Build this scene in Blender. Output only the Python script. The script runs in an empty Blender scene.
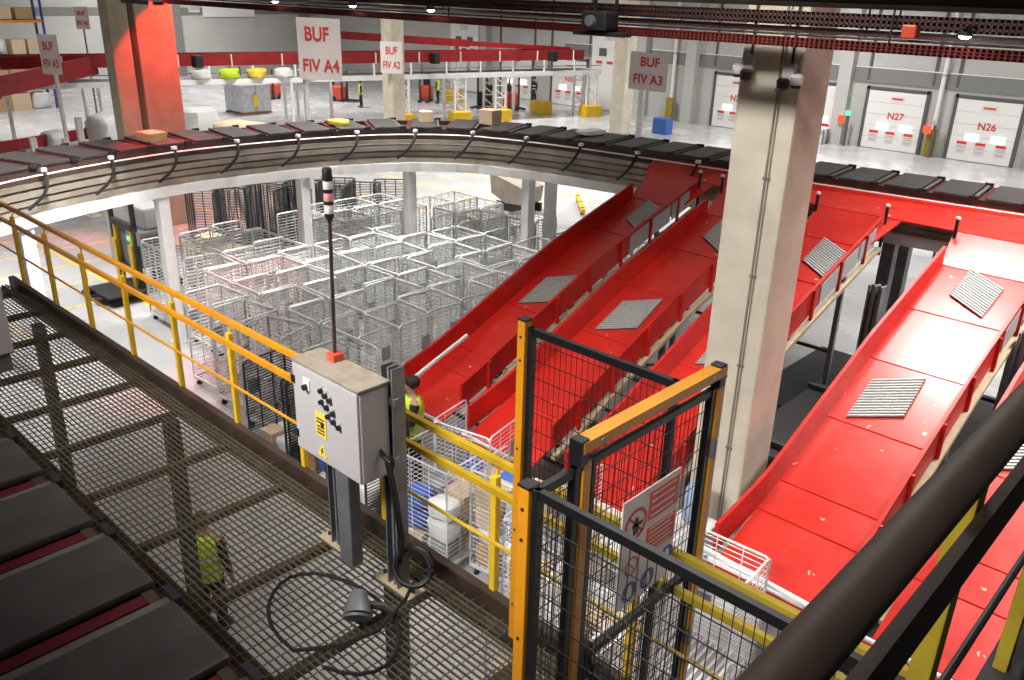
import bpy, bmesh, math, random
from math import sin, cos, pi, radians
from mathutils import Vector, Matrix, Euler, noise
random.seed(7)
C = bpy.context.scene.collection
EYE = 7.6
# ------------------------------------------------------------------ materials
def mat(name, col, rough=.5, metal=0., var=0., scale=6., bump=0., emit=0., bscale=None, alpha=1., trans=0., col2=None, coat=0.):
    m = bpy.data.materials.new(name); m.use_nodes = True
    nt = m.node_tree; b = nt.nodes['Principled BSDF']
    b.inputs['Base Color'].default_value = (*col, 1); b.inputs['Roughness'].default_value = rough
    b.inputs['Metallic'].default_value = metal
    if coat: b.inputs['Coat Weight'].default_value = coat; b.inputs['Coat Roughness'].default_value = .15
    if trans: b.inputs['Transmission Weight'].default_value = trans
    if emit:
        b.inputs['Emission Color'].default_value = (*col, 1); b.inputs['Emission Strength'].default_value = emit
    if var or bump:
        tc = nt.nodes.new('ShaderNodeTexCoord')
        n = nt.nodes.new('ShaderNodeTexNoise'); n.inputs['Scale'].default_value = scale; n.inputs['Detail'].default_value = 5
        nt.links.new(tc.outputs['Object'], n.inputs['Vector'])
        if var:
            r = nt.nodes.new('ShaderNodeValToRGB'); c2 = col2 or tuple(max(0, c * (1 - var)) for c in col)
            r.color_ramp.elements[0].position = .35; r.color_ramp.elements[1].position = .65
            r.color_ramp.elements[0].color = (*c2, 1); r.color_ramp.elements[1].color = (*col, 1)
            nt.links.new(n.outputs['Fac'], r.inputs['Fac']); nt.links.new(r.outputs['Color'], b.inputs['Base Color'])
        if bump:
            n2 = nt.nodes.new('ShaderNodeTexNoise'); n2.inputs['Scale'].default_value = bscale or scale * 4
            nt.links.new(tc.outputs['Object'], n2.inputs['Vector'])
            bp = nt.nodes.new('ShaderNodeBump'); bp.inputs['Strength'].default_value = bump
            nt.links.new(n2.outputs['Fac'], bp.inputs['Height']); nt.links.new(bp.outputs['Normal'], b.inputs['Normal'])
    return m
M = dict(
    red=None,
    redside=mat('red_side_paint', (.60, .016, .010), .42, var=.25, scale=3),
    grill=mat('roller_steel', (.54, .56, .55), .4, .35, var=.2, scale=30),
    grilldark=mat('roller_gap', (.03, .03, .03), .7),
    white=mat('white_steel', (.88, .88, .87), .45, var=.08, scale=4),
    zinc=mat('zinc_wire', (.80, .81, .80), .42, .25, var=.25, scale=8),
    zincw=mat('bright_wire', (.82, .83, .83), .4, .3, var=.15, scale=8),
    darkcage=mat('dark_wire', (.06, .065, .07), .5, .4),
    steel=mat('grey_steel', (.25, .26, .28), .45, .5, var=.25, scale=5),
    dsteel=mat('dark_steel', (.055, .055, .06), .5, .4, var=.3, scale=5),
    grate=mat('galvanised_grating', (.22, .185, .12), .5, .55, var=.35, scale=5),
    brownsteel=mat('brown_steel', (.065, .042, .032), .4, .2, var=.4, scale=4),
    beltdark=mat('black_belt', (.052, .046, .045), .42, var=.35, scale=3, bump=.15, bscale=150),
    beltedge=mat('grey_edge', (.15, .13, .12), .5, .3, var=.2, scale=8),
    maroon=mat('maroon_strip', (.10, .012, .018), .4, .2),
    beige=mat('beige_duct', (.38, .33, .27), .5, .2, var=.3, scale=2),
    skirt=mat('brown_skirt', (.07, .04, .032), .5, .1, var=.4, scale=2),
    black=mat('black_rubber', (.012, .012, .013), .5),
    blackpaint=mat('black_paint', (.006, .006, .007), .45),
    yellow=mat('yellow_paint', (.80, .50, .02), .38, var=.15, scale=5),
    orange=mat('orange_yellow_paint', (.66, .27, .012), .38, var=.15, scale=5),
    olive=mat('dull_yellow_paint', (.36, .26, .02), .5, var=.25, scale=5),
    cabinet=mat('cabinet_grey', (.47, .45, .46), .45, var=.06, scale=3),
    cabtop=mat('cabinet_dusty_top', (.33, .28, .22), .7, var=.25, scale=9),
    tan=mat('tan_plate', (.50, .40, .26), .6, var=.2, scale=9),
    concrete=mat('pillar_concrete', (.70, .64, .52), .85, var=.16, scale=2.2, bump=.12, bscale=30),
    pillar_dull=mat('dim_concrete', (.40, .35, .26), .85, var=.16, scale=2.2, bump=.12, bscale=30),  # concrete darkened to stand for weak white light on the left pillars
    wallgrey=mat('wall_panel', (.52, .52, .50), .6, var=.08, scale=.5),
    wallside=mat('wall_panel_far', (.58, .58, .56), .6, var=.08, scale=.5),
    walldark=mat('wall_band', (.22, .22, .21), .6),
    darkgrey=mat('door_reveal', (.10, .10, .10), .6),  # plain dark grey of door frames, tracks and shelf decks
    doorw=mat('dock_door_white', (.84, .84, .82), .4),
    winlit=mat('door_window_daylight', (1, 1, 1), .2, emit=2.6),
    signw=mat('sign_white', (.80, .74, .71), .5),
    signred=mat('sign_red', (.68, .06, .035), .5),
    plainred=mat('label_red', (.70, .05, .04), .5),
    blue=mat('sign_blue', (.03, .08, .30), .5),
    grey2=mat('label_grey', (.42, .42, .42), .5),
    carton=mat('carton', (.50, .31, .16), .75, var=.15, scale=6),
    carton2=mat('pale_carton', (.68, .52, .36), .75, var=.12, scale=6),
    tape=mat('tape', (.62, .46, .28), .3),
    whitebag=mat('white_mailer', (.80, .80, .79), .45, var=.1, scale=5, bump=.3, bscale=9),
    greybag=mat('grey_mailer', (.30, .30, .32), .4, var=.2, scale=5, bump=.3, bscale=9),
    bluebag=mat('blue_mailer', (.05, .13, .45), .4, bump=.3, bscale=9),
    yellowbag=mat('yellow_mailer', (.85, .62, .08), .45, bump=.3, bscale=9),
    wrap=mat('stretch_wrap', (.62, .64, .68), .25, var=.25, scale=4, bump=.4, bscale=14),
    hivis=mat('hi_vis', (.62, .85, .04), .6, emit=0),
    reflect=mat('reflective_tape', (.75, .76, .76), .3, .3),
    skin=mat('skin', (.45, .26, .18), .5),
    cloth=mat('dark_clothes', (.02, .02, .025), .8),
    hair=mat('dark_hair', (.012, .009, .008), .7),
    forkred=mat('truck_red', (.62, .08, .04), .4),
    plastic=mat('blue_drum', (.45, .60, .80), .2, trans=.3),
    lens_pink=mat('lens_pink', (.75, .35, .33), .3),
    platelab=mat('maroon_label', (.22, .04, .10), .5),
    railyellow=mat('darker_yellow', (.55, .36, .015), .45, var=.2, scale=5),  # darker yellow for the handrail beside the cabinet
    lampwhite=mat('lamp_glow', (1, 1, 1), .3, emit=25),
    lampred=mat('beacon_glow', (1, .02, .01), .3, emit=8),
    green=mat('green_signal', (.05, 1, .25), .3, emit=3),
    redglow=mat('red_glow', (1, .06, .03), .3, emit=1.2),
    rackblue=mat('rack_blue', (.03, .05, .25), .5),
    rail_dark=mat('shaded_rail', (.028, .014, .008), .6, .0, var=.3, scale=12),  # the near railing's lack of light is put into this colour
    traybrown=mat('perforated_tray', (.10, .05, .045), .5, .5, var=.3, scale=5),
    trayred=mat('red_lit_tray', (.20, .03, .024), .5, .3, var=.3, scale=5),  # red light on the lower tray is put into its colour
    pipe=mat('ceiling_pipe', (.55, .55, .54), .35, .4),
    gallred=mat('gallery_red', (.30, .010, .012), .45, var=.3, scale=2),
    roof=mat('roof_sheet', (.45, .45, .45), .8),
)
def red_chute():
    m = mat('red_chute_sheet', (.60, .018, .010), .30, coat=.12); nt = m.node_tree; b = nt.nodes['Principled BSDF']
    tc = nt.nodes.new('ShaderNodeTexCoord')
    n = nt.nodes.new('ShaderNodeTexNoise'); n.inputs['Scale'].default_value = 2.2; n.inputs['Detail'].default_value = 9; n.inputs['Roughness'].default_value = .75
    v = nt.nodes.new('ShaderNodeTexNoise'); v.inputs['Scale'].default_value = 5.5; v.inputs['Detail'].default_value = 3
    r1 = nt.nodes.new('ShaderNodeValToRGB'); r1.color_ramp.elements[0].position = .3; r1.color_ramp.elements[1].position = .7
    r1.color_ramp.elements[0].color = (.44, .010, .006, 1); r1.color_ramp.elements[1].color = (.64, .024, .012, 1)
    r2 = nt.nodes.new('ShaderNodeValToRGB'); r2.color_ramp.elements[0].position = .70; r2.color_ramp.elements[1].position = .715
    mx = nt.nodes.new('ShaderNodeMix'); mx.data_type = 'RGBA'; mx.inputs['B'].default_value = (.70, .42, .34, 1)
    L = nt.links.new
    L(tc.outputs['Object'], n.inputs['Vector']); L(tc.outputs['Object'], v.inputs['Vector'])
    L(n.outputs['Fac'], r1.inputs['Fac']); L(v.outputs['Fac'], r2.inputs['Fac']); L(r1.outputs['Color'], mx.inputs['A'])
    L(r2.outputs['Color'], mx.inputs['Factor']); L(mx.outputs['Result'], b.inputs['Base Color'])
    rr = nt.nodes.new('ShaderNodeMapRange'); rr.inputs['To Min'].default_value = .22; rr.inputs['To Max'].default_value = .42
    L(n.outputs['Fac'], rr.inputs['Value']); L(rr.outputs['Result'], b.inputs['Roughness'])
    return m
M['red'] = red_chute()
def floor_mat():
    m = mat('polished_concrete', (.60, .60, .60), .34); nt = m.node_tree; b = nt.nodes['Principled BSDF']; L = nt.links.new
    g = nt.nodes.new('ShaderNodeNewGeometry'); s = nt.nodes.new('ShaderNodeSeparateXYZ'); L(g.outputs['Position'], s.inputs[0])
    def math_(op, a, bb=None, c=None):
        n = nt.nodes.new('ShaderNodeMath'); n.operation = op
        for i, x in enumerate((a, bb, c)):
            if x is None: continue
            if isinstance(x, (int, float)): n.inputs[i].default_value = x
            else: L(x, n.inputs[i])
        return n.outputs[0]
    def lines(ax, pitch, off, w):
        f = math_('PINGPONG', math_('ADD', ax, off), pitch / 2)
        return math_('LESS_THAN', f, w / 2)
    def rng(ax, a, bb): return math_('MULTIPLY', math_('GREATER_THAN', ax, a), math_('LESS_THAN', ax, bb))
    X, Y = s.outputs[0], s.outputs[1]
    lx = lines(X, 1.75, .4, .09); ly = lines(Y, 2.9, .3, .09)
    any_ = math_('MAXIMUM', lx, ly)
    reg = math_('MULTIPLY', rng(X, -37, -19.9), rng(Y, 5.5, 34))
    fac = math_('MULTIPLY', any_, reg)
    n = nt.nodes.new('ShaderNodeTexNoise'); n.inputs['Scale'].default_value = .6; n.inputs['Detail'].default_value = 8; L(g.outputs['Position'], n.inputs['Vector'])
    r = nt.nodes.new('ShaderNodeValToRGB'); r.color_ramp.elements[0].color = (.40, .40, .41, 1); r.color_ramp.elements[1].color = (.52, .52, .53, 1)
    r.color_ramp.elements[0].position = .3; r.color_ramp.elements[1].position = .7
    L(n.outputs['Fac'], r.inputs['Fac'])
    mx = nt.nodes.new('ShaderNodeMix'); mx.data_type = 'RGBA'; mx.inputs['B'].default_value = (.86, .62, .10, 1)
    L(fac, mx.inputs['Factor']); L(r.outputs['Color'], mx.inputs['A']); L(mx.outputs['Result'], b.inputs['Base Color'])
    rr = nt.nodes.new('ShaderNodeMapRange'); rr.inputs['To Min'].default_value = .16; rr.inputs['To Max'].default_value = .36
    L(n.outputs['Fac'], rr.inputs['Value']); L(rr.outputs['Result'], b.inputs['Roughness'])
    return m
# ------------------------------------------------------------------ mesh helpers
class MB:
    def __init__(s): s.v = []; s.f = []
    def add(s, vs, fs):
        n = len(s.v); s.v += [Vector(p) for p in vs]; s.f += [tuple(i + n for i in f) for f in fs]; return s
    def box(s, c, d, rz=0., rot=None):
        x, y, z = (d[0] / 2, d[1] / 2, d[2] / 2)
        R = rot if rot is not None else Matrix.Rotation(rz, 3, 'Z')
        vs = [Vector(c) + R @ Vector((a * x, b * y, e * z)) for e in (-1, 1) for b in (-1, 1) for a in (-1, 1)]
        return s.add(vs, [(0, 2, 3, 1), (4, 5, 7, 6), (0, 1, 5, 4), (2, 6, 7, 3), (0, 4, 6, 2), (1, 3, 7, 5)])
    def cbox(s, c, d, b=.01, rz=0., rot=None):
        # box with chamfered edges
        bm = bmesh.new(); bmesh.ops.create_cube(bm, size=1)
        for v in bm.verts: v.co = Vector((v.co.x * d[0], v.co.y * d[1], v.co.z * d[2]))
        b = min(b, min(d) * .45)
        bmesh.ops.bevel(bm, geom=bm.edges[:], offset=b, segments=2, profile=.6, affect='EDGES')
        R = rot if rot is not None else Matrix.Rotation(rz, 3, 'Z')
        bm.verts.index_update()
        vs = [Vector(c) + R @ v.co for v in bm.verts]; fs = [tuple(v.index for v in f.verts) for f in bm.faces]
        bm.free(); return s.add(vs, fs)
    def rect(s, o, u, w):
        o, u, w = Vector(o), Vector(u), Vector(w); return s.add([o, o + u, o + u + w, o + w], [(0, 1, 2, 3)])
    def bar(s, a, b, w, h, up=(0, 0, 1)):
        a, b = Vector(a), Vector(b); t = (b - a).normalized(); u = Vector(up)
        if abs(t.dot(u)) > .98: u = Vector((0, 1, 0))
        n = t.cross(u).normalized(); q = n.cross(t)
        vs = [p + n * i * w / 2 + q * j * h / 2 for p in (a, b) for i, j in ((-1, -1), (1, -1), (1, 1), (-1, 1))]
        return s.add(vs, [(0, 1, 2, 3), (7, 6, 5, 4), (0, 4, 5, 1), (1, 5, 6, 2), (2, 6, 7, 3), (3, 7, 4, 0)])
    def tube(s, pts, r, n=8, caps=True):
        pts = [Vector(p) for p in pts]; N = len(pts); rs = r if isinstance(r, (list, tuple)) else [r] * N
        vs = []; fs = []; prev = None
        for i, p in enumerate(pts):
            t = (pts[min(i + 1, N - 1)] - pts[max(i - 1, 0)]).normalized()
            if prev is None:
                u = Vector((0, 0, 1)) if abs(t.z) < .9 else Vector((1, 0, 0)); a = t.cross(u).normalized()
            else:
                a = (prev - t * prev.dot(t)).normalized()
            prev = a; b = t.cross(a)
            vs += [p + (a * cos(2 * pi * k / n) + b * sin(2 * pi * k / n)) * rs[i] for k in range(n)]
        for i in range(N - 1):
            for k in range(n): fs.append((i * n + k, i * n + (k + 1) % n, (i + 1) * n + (k + 1) % n, (i + 1) * n + k))
        if caps: fs += [tuple(range(n))[::-1], tuple((N - 1) * n + k for k in range(n))]
        return s.add(vs, fs)
    def cyl(s, a, b, r, n=16, r2=None): return s.tube([a, b], [r, r if r2 is None else r2], n)
    def lathe(s, prof, c=(0, 0, 0), n=16):
        vs = []; fs = []; c = Vector(c)
        for r, z in prof: vs += [c + Vector((r * cos(2 * pi * k / n), r * sin(2 * pi * k / n), z)) for k in range(n)]
        for i in range(len(prof) - 1):
            for k in range(n): fs.append((i * n + k, i * n + (k + 1) % n, (i + 1) * n + (k + 1) % n, (i + 1) * n + k))
        fs += [tuple(range(n))[::-1], tuple((len(prof) - 1) * n + k for k in range(n))]
        return s.add(vs, fs)
    def prism(s, poly, ext):
        n = len(poly); e = Vector(ext); P = [Vector(p) for p in poly]
        return s.add(P + [p + e for p in P], [tuple(range(n))[::-1], tuple(range(n, 2 * n))] + [(i, (i + 1) % n, n + (i + 1) % n, n + i) for i in range(n)])
    def blob(s, c, d, seed=0, amp=.12, rz=0., p=.55, nu=14, nv=9):
        vs = []; fs = []; R = Matrix.Rotation(rz, 3, 'Z')
        sp = lambda x: math.copysign(abs(x) ** p, x)
        for j in range(nv + 1):
            ph = -pi / 2 + pi * j / nv
            for i in range(nu):
                th = 2 * pi * i / nu
                q = Vector((sp(cos(ph)) * sp(cos(th)), sp(cos(ph)) * sp(sin(th)), sp(sin(ph))))
                k = 1 + amp * noise.noise(q * 1.7 + Vector((seed * 3.1, seed, 0)))
                vs.append(Vector(c) + R @ Vector((q.x * d[0] / 2 * k, q.y * d[1] / 2 * k, q.z * d[2] / 2 * k)))
        for j in range(nv):
            for i in range(nu): fs.append((j * nu + i, j * nu + (i + 1) % nu, (j + 1) * nu + (i + 1) % nu, (j + 1) * nu + i))
        return s.add(vs, fs)
    def sweep(s, path, sect, closed=True):
        # path: list of (point2d, normal2d); sect: list of (offset, z)
        n = len(sect); vs = []; fs = []
        for (p, nn) in path:
            vs += [Vector((p[0] + nn[0] * o, p[1] + nn[1] * o, z)) for o, z in sect]
        for i in range(len(path) - 1):
            for k in range(n if closed else n - 1): fs.append((i * n + k, (i + 1) * n + k, (i + 1) * n + (k + 1) % n, i * n + (k + 1) % n))
        if closed: fs += [tuple(range(n)), tuple((len(path) - 1) * n + k for k in range(n))[::-1]]
        return s.add(vs, fs)
    def build(s, name, m, parent=None, loc=None, smooth=False, recalc=True):
        off = Vector(loc) if loc is not None else (Vector(parent.get('_o', (0, 0, 0))) if parent else Vector())
        me = bpy.data.meshes.new(name); me.from_pydata([tuple(v - off) for v in s.v], [], s.f)
        if recalc:
            bm = bmesh.new(); bm.from_mesh(me); bmesh.ops.recalc_face_normals(bm, faces=bm.faces[:]); bm.to_mesh(me); bm.free()
        me.materials.append(M[m] if isinstance(m, str) else m)
        if smooth:
            me.polygons.foreach_set('use_smooth', [True] * len(me.polygons))
            try: me.set_sharp_from_angle(angle=radians(40))
            except Exception: pass
        o = bpy.data.objects.new(name, me); C.objects.link(o)
        if parent: o.parent = parent; o['_o'] = tuple(off)
        elif loc is not None: o.location = loc; o['_o'] = tuple(off)
        return o
def tag(o, label, cat, group=None, kind=None):
    o['label'] = label; o['category'] = cat
    if group: o['group'] = group
    if kind: o['kind'] = kind
    return o
def thing(name, label, cat, loc=(0, 0, 0), group=None):
    o = bpy.data.objects.new(name, None); C.objects.link(o); o.location = loc; o['_o'] = tuple(loc); o.empty_display_size = .1
    return tag(o, label, cat, group)
def dup(root, loc, rz=0., label=None, group=None, scale=None):
    r = root.copy(); C.objects.link(r); r.location = loc; r.rotation_euler = (0, 0, rz)
    if scale: r.scale = scale
    if label: r['label'] = label
    if group: r['group'] = group
    for ch in list(root.children):
        c = ch.copy(); C.objects.link(c); c.parent = r
        for g in list(ch.children):
            d = g.copy(); C.objects.link(d); d.parent = c
    return r
def struct(name, mb, m, **k):
    o = mb.build(name, m, **k); o['kind'] = 'structure'; return o
def ordn(i): return ['first', 'second', 'third', 'fourth', 'fifth', 'sixth', 'seventh', 'eighth', 'ninth', 'tenth', 'eleventh', 'twelfth', 'thirteenth', 'fourteenth', 'fifteenth', 'sixteenth', 'seventeenth', 'eighteenth', 'nineteenth', 'twentieth', 'twenty-first', 'twenty-second', 'twenty-third', 'twenty-fourth', 'twenty-fifth', 'twenty-sixth', 'twenty-seventh', 'twenty-eighth', 'twenty-ninth', 'thirtieth', 'thirty-first', 'thirty-second', 'thirty-third', 'thirty-fourth', 'thirty-fifth'][i]
def text(s, parent, m, org, ux, uz, h, name='lettering', width=None, ext=.003):
    """mesh lettering; org = left end of baseline, ux along the line, uz up"""
    cu = bpy.data.curves.new(name, 'FONT'); cu.body = s; cu.size = 1; cu.extrude = 0; cu.offset = .022
    t = bpy.data.objects.new('t', cu); C.objects.link(t)
    dg = bpy.context.evaluated_depsgraph_get(); dg.update()
    me = bpy.data.meshes.new_from_object(t.evaluated_get(dg)); bpy.data.objects.remove(t); bpy.data.curves.remove(cu)
    xs = [v.co.x for v in me.vertices]; ys = [v.co.y for v in me.vertices]
    if not xs: return None
    k = h / .70; kx = (width / (max(xs) - min(xs))) if width else k; x0 = min(xs)
    ux, uz, org = Vector(ux).normalized(), Vector(uz).normalized(), Vector(org); nrm = ux.cross(uz)
    off = Vector(parent['_o']) if parent else Vector()
    for v in me.vertices: v.co = org - off + ux * (v.co.x - x0) * kx + uz * v.co.y * k + nrm * ext
    me.materials.clear(); me.materials.append(M[m]); me.name = name
    o = bpy.data.objects.new(name, me); C.objects.link(o)
    if parent: o.parent = parent; o['_o'] = tuple(off)
    return o
exec_parts = []
# ------------------------------------------------------------------ setting
mb = MB(); mb.box((-30, 22, -.1), (100, 70, .2)); fl = struct('floor', mb, floor_mat())
mb = MB(); mb.box((-30, 22, 12.6), (100, 70, .2)); struct('ceiling', mb, 'roof')
WY = 47.6
mb = MB(); mb.box((-35, WY + .15, 6.2), (90, .3, 12.6)); struct('wall_back', mb, 'wallgrey')
mb = MB(); mb.box((-68, 20, 6.2), (.3, 58, 12.6)); struct('wall_left', mb, 'wallside')
mb = MB(); mb.box((12, 22, 6.2), (.3, 60, 12.6)); struct('wall_right', mb, 'wallside')
mb = MB(); mb.box((-30, -9, 6.2), (90, .3, 12.6)); struct('wall_front', mb, 'wallside')
# dark band over the dock doors, fixed to the back wall
mb = MB(); mb.box((-20, WY - .03, 3.75), (40, .06, .75)); struct('trim_1', mb, 'walldark')
mb = MB(); mb.box((-20, WY - .06, 4.15), (40, .04, .05)); struct('trim_2', mb, 'white')
mb = MB(); mb.box((-67.8, 20, 5.2), (.06, 56, .5)); struct('trim_3', mb, 'walldark')
k = 4
def dock_door(n, x0, x1, num, zt=3.0):
    global k
    d = thing('door_%d' % n, '', 'door', ((x0 + x1) / 2, WY, 0)); d['kind'] = 'structure'; del d['label']; del d['category']
    w = x1 - x0; m = MB()
    for i in range(5): m.cbox(((x0 + x1) / 2, WY - .06, .02 + zt / 5 * (i + .5)), (w, .07, zt / 5 - .012), .012)
    m.build('door_panel', 'doorw', d)
    m = MB()
    for x in (x0 - .09, x1 + .09): m.box((x, WY - .06, zt / 2 + .1), (.16, .12, zt + .25))
    m.box(((x0 + x1) / 2, WY - .06, zt + .12), (w + .3, .12, .14)); m.build('door_frame', 'darkgrey', d)
    m = MB()
    for x in (x0 - .2, x1 + .2): m.box((x, WY - .03, 7.5), (.14, .08, 8))
    m.build('guide_track', 'darkgrey', d)
    for f in (.34, .75):
        m = MB(); m.cbox((x0 + w * f, WY - .11, 1.2), (.62, .03, .32), .06); m.build('door_window', 'winlit', d)
    text(num, d, 'plainred' if n != 2 else 'plainred', (x0 + w * .4, WY - .105, 1.62), (1, 0, 0), (0, 0, 1), .34)
    m = MB(); m.box((x0 + w * .52, WY - .105, 2.65), (.75, .012, .28)); pl = m.build('notice_plate', 'signw', d)
    m = MB(); m.box((x0 + w * .52, WY - .115, 2.66), (.55, .008, .10)); m.build('print_line', 'plainred', pl)
    for j, f in enumerate((.2, .5, .82)):
        m = MB(); m.box((x0 + w * f, WY - .105, .68), (.52, .012, .62)); lb = m.build('instruction_sheet', 'signw', d)
        m = MB(); m.box((x0 + w * f, WY - .115, .90), (.46, .008, .14)); m.build('header_bar', 'plainred', lb)
        m = MB()
        for zz in (.74, .66, .52, .45): m.box((x0 + w * f, WY - .115, zz), (.40 if zz > .5 else .3, .008, .03))
        m.build('print_line', 'grey2', lb)
    return d
for n, (xa, xb, num) in enumerate(((-14.05, -11.1, 'N26'), (-18.55, -15.6, 'N27'), (-23.1, -20.2, 'N28'), (-27.9, -25.1, 'N29'), (-41.0, -38.0, 'N32'), (-46, -43, 'N33'))): dock_door(n + 1, xa, xb, num)
# upper dock leaves seen over the gallery (two dark lights each)
for n, (x, num) in enumerate(((-36.0, 'N31'), (-50.0, 'N34'))):
    d = thing('door_%d' % (n + 7), '', 'door', (x, WY, 0)); d['kind'] = 'structure'; del d['label']; del d['category']
    m = MB(); m.cbox((x, WY - .07, 2.7), (3.1, .1, 5.3), .02); m.build('door_panel', 'doorw', d)
    for f in (-.62, .62):
        m = MB(); m.box((x + f, WY - .13, 3.75), (.62, .03, .5)); m.build('door_window', 'darkgrey', d)
    text(num, d, 'grey2', (x - .45, WY - .125, 4.5), (1, 0, 0), (0, 0, 1), .34)
    for f in (-.9, 0, .9):
        m = MB(); m.box((x + f, WY - .125, 3.1), (.5, .012, .18)); m.build('header_bar', 'plainred', d)
# wall columns and white drain pipes between the doors
for i, x in enumerate((-10.0, -19.9, -29.6, -33.3, -47.6)):
    m = MB(); m.box((x, WY - .25, 6), (.7, .5, 12)); o = struct('trim_%d' % (5 + i), m, 'wallgrey')
lab = {-14.9: 'white rainwater pipe on the back wall between doors N26 and N27', -24.1: 'white rainwater pipe on the back wall just left of the big pillar', -30.9: 'white rainwater pipe on the back wall behind the BUF FIV A3 board'}
for x in lab:
    t = thing('downpipe', lab[x], 'pipe', (x, WY - .2, 0), 'white rainwater pipes on the back wall')
    m = MB(); m.tube([(x, WY - .2, 0), (x, WY - .2, 12)], .11, 10); m.build('pipe_run', 'white', t, smooth=True)
    for z in (1.2, 4, 8): m = MB(); m.cyl((x, WY - .2, z), (x, WY - .2, z + .1), .14, 10); m.build('clamp', 'grey2', t)
    m = MB(); m.box((x, WY - .35, .7), (.5, .12, 1.4)); m.build('guard', 'olive', t)
# ------------------------------------------------------------------ concrete columns
def pillar(name, x0, x1, y0, y1, h=12.5, b=.04):
    m = MB(); m.cbox(((x0 + x1) / 2, (y0 + y1) / 2, h / 2), (x1 - x0, y1 - y0, h), b); return m
o = tag(pillar('p', -5.17, -4.41, 9.3, 10.06).build('concrete_pillar', 'concrete', loc=(-4.79, 9.68, 0)), 'big square concrete pillar standing between the red chutes', 'pillar')
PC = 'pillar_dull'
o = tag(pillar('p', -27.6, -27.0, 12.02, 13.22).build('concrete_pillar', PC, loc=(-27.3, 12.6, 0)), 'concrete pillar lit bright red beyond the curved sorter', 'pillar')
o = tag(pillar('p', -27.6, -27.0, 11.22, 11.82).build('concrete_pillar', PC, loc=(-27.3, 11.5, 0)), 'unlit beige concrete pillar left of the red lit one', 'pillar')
o = tag(pillar('p', -37.75, -36.9, 29.8, 30.65).build('concrete_pillar', 'concrete', loc=(-37.3, 30.2, 0)), 'distant pale concrete pillar with the BUF FIV A2 board', 'pillar')
o = tag(pillar('p', -30.1, -29.2, 40.0, 40.9).build('concrete_pillar', 'concrete', loc=(-29.6, 40.4, 0)), 'distant grey concrete pillar left of the BUF FIV A3 board', 'pillar')
# conduits on the big pillar and the two emergency lamps
t = thing('conduit', 'thin grey conduit running down the pale face of the big pillar', 'pipe', (-4.62, 9.28, 0))
m = MB(); m.tube([(-4.66, 9.28, .6), (-4.66, 9.28, 8.2)], .012, 6); m.tube([(-4.62, 9.28, .6), (-4.62, 9.28, 8.2)], .008, 6); m.build('pipe_run', 'beige', t)
m = MB()
for z in (2, 3.2, 4.4, 5.6, 6.6): m.box((-4.645, 9.285, z), (.09, .02, .03))
m.build('clip', 'steel', t)
def em_lamp(x, z, label, flip):
    t = thing('emergency_lamp', label, 'lamp', (x, 9.28, z), 'emergency lamps on the big pillar')
    m = MB(); m.cbox((x, 9.24, z), (.13, .10, .20), .015); m.build('lamp_body', 'cabinet', t)
    m = MB(); m.lathe([(.03, .0), (.065, .02), (.075, .10), (.05, .13)], (x + .11 * flip, 9.2, z - .13)); h = m.build('lamp_head', 'whitebag', t, smooth=True)
    m = MB(); m.lathe([(.05, -.02), (.055, .005), (.05, .01)], (x + .11 * flip, 9.2, z - .13)); m.build('lens', 'black', h)
    m = MB(); m.lathe([(.03, .0), (.065, .02), (.075, .10), (.05, .13)], (x - .02 * flip, 9.15, z - .18)); m.build('lamp_head', 'brownsteel', t, smooth=True)
    m = MB(); m.tube([(x, 9.26, z + .1), (x, 9.26, z + .75)], .014, 6); m.build('cable_duct', 'brownsteel', t)
em_lamp(-5.02, 6.86, 'twin emergency lamp high on the pillar face, nearer its left edge', -1)
em_lamp(-4.52, 6.80, 'twin emergency lamp high on the pillar face, beside its right edge', 1)
t = tag(MB().add([], []).cbox((-4.95, 9.285, 2.35), (.18, .02, .3), .005).build('warning_plate', 'yellowbag', loc=(-4.95, 9.285, 2.35)), 'small yellow plate fixed low on the pale face of the big pillar', 'sign')
# ------------------------------------------------------------------ sorter loop
NEAR = [(1.5, 17.05), (-3.5, 16.45), (-9, 15.85), (-12.1, 15.5), (-14.1, 15.05), (-15.3, 14.55), (-16.4, 13.4), (-17.05, 11.9), (-17.4, 10.1), (-17.5, 8.4), (-17.3, 7.0), (-16.95, 5.7), (-16.5, 4.5), (-15.7, 3.2), (-14.2, 2.2), (-12.2, 1.7), (-10, 1.58), (-6, 1.57), (-3, 1.57), (0, 1.57), (1.5, 1.57)]
def catmull(P, step=.12):
    out = []
    for i in range(len(P) - 1):
        p0 = Vector(P[max(i - 1, 0)]); p1 = Vector(P[i]); p2 = Vector(P[i + 1]); p3 = Vector(P[min(i + 2, len(P) - 1)])
        n = max(2, int((p2 - p1).length / step))
        for j in range(n):
            t = j / n
            a = (p2 - p0) * .5 if i > 0 else (p2 - p1); b = (p3 - p1) * .5 if i + 2 < len(P) else (p2 - p1)
            L = (p2 - p1).length; a = a.normalized() * L; b = b.normalized() * L
            h00 = 2 * t ** 3 - 3 * t ** 2 + 1; h10 = t ** 3 - 2 * t ** 2 + t; h01 = -2 * t ** 3 + 3 * t ** 2; h11 = t ** 3 - t ** 2
            out.append(p1 * h00 + a * h10 + p2 * h01 + b * h11)
    out.append(Vector(P[-1])); return out
pp = catmull(NEAR)
path = []; slen = [0]
for i, p in enumerate(pp):
    d = (pp[min(i + 1, len(pp) - 1)] - pp[max(i - 1, 0)]).normalized(); path.append((p, Vector((d.y, -d.x))))
    if i: slen.append(slen[-1] + (p - pp[i - 1]).length)
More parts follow.
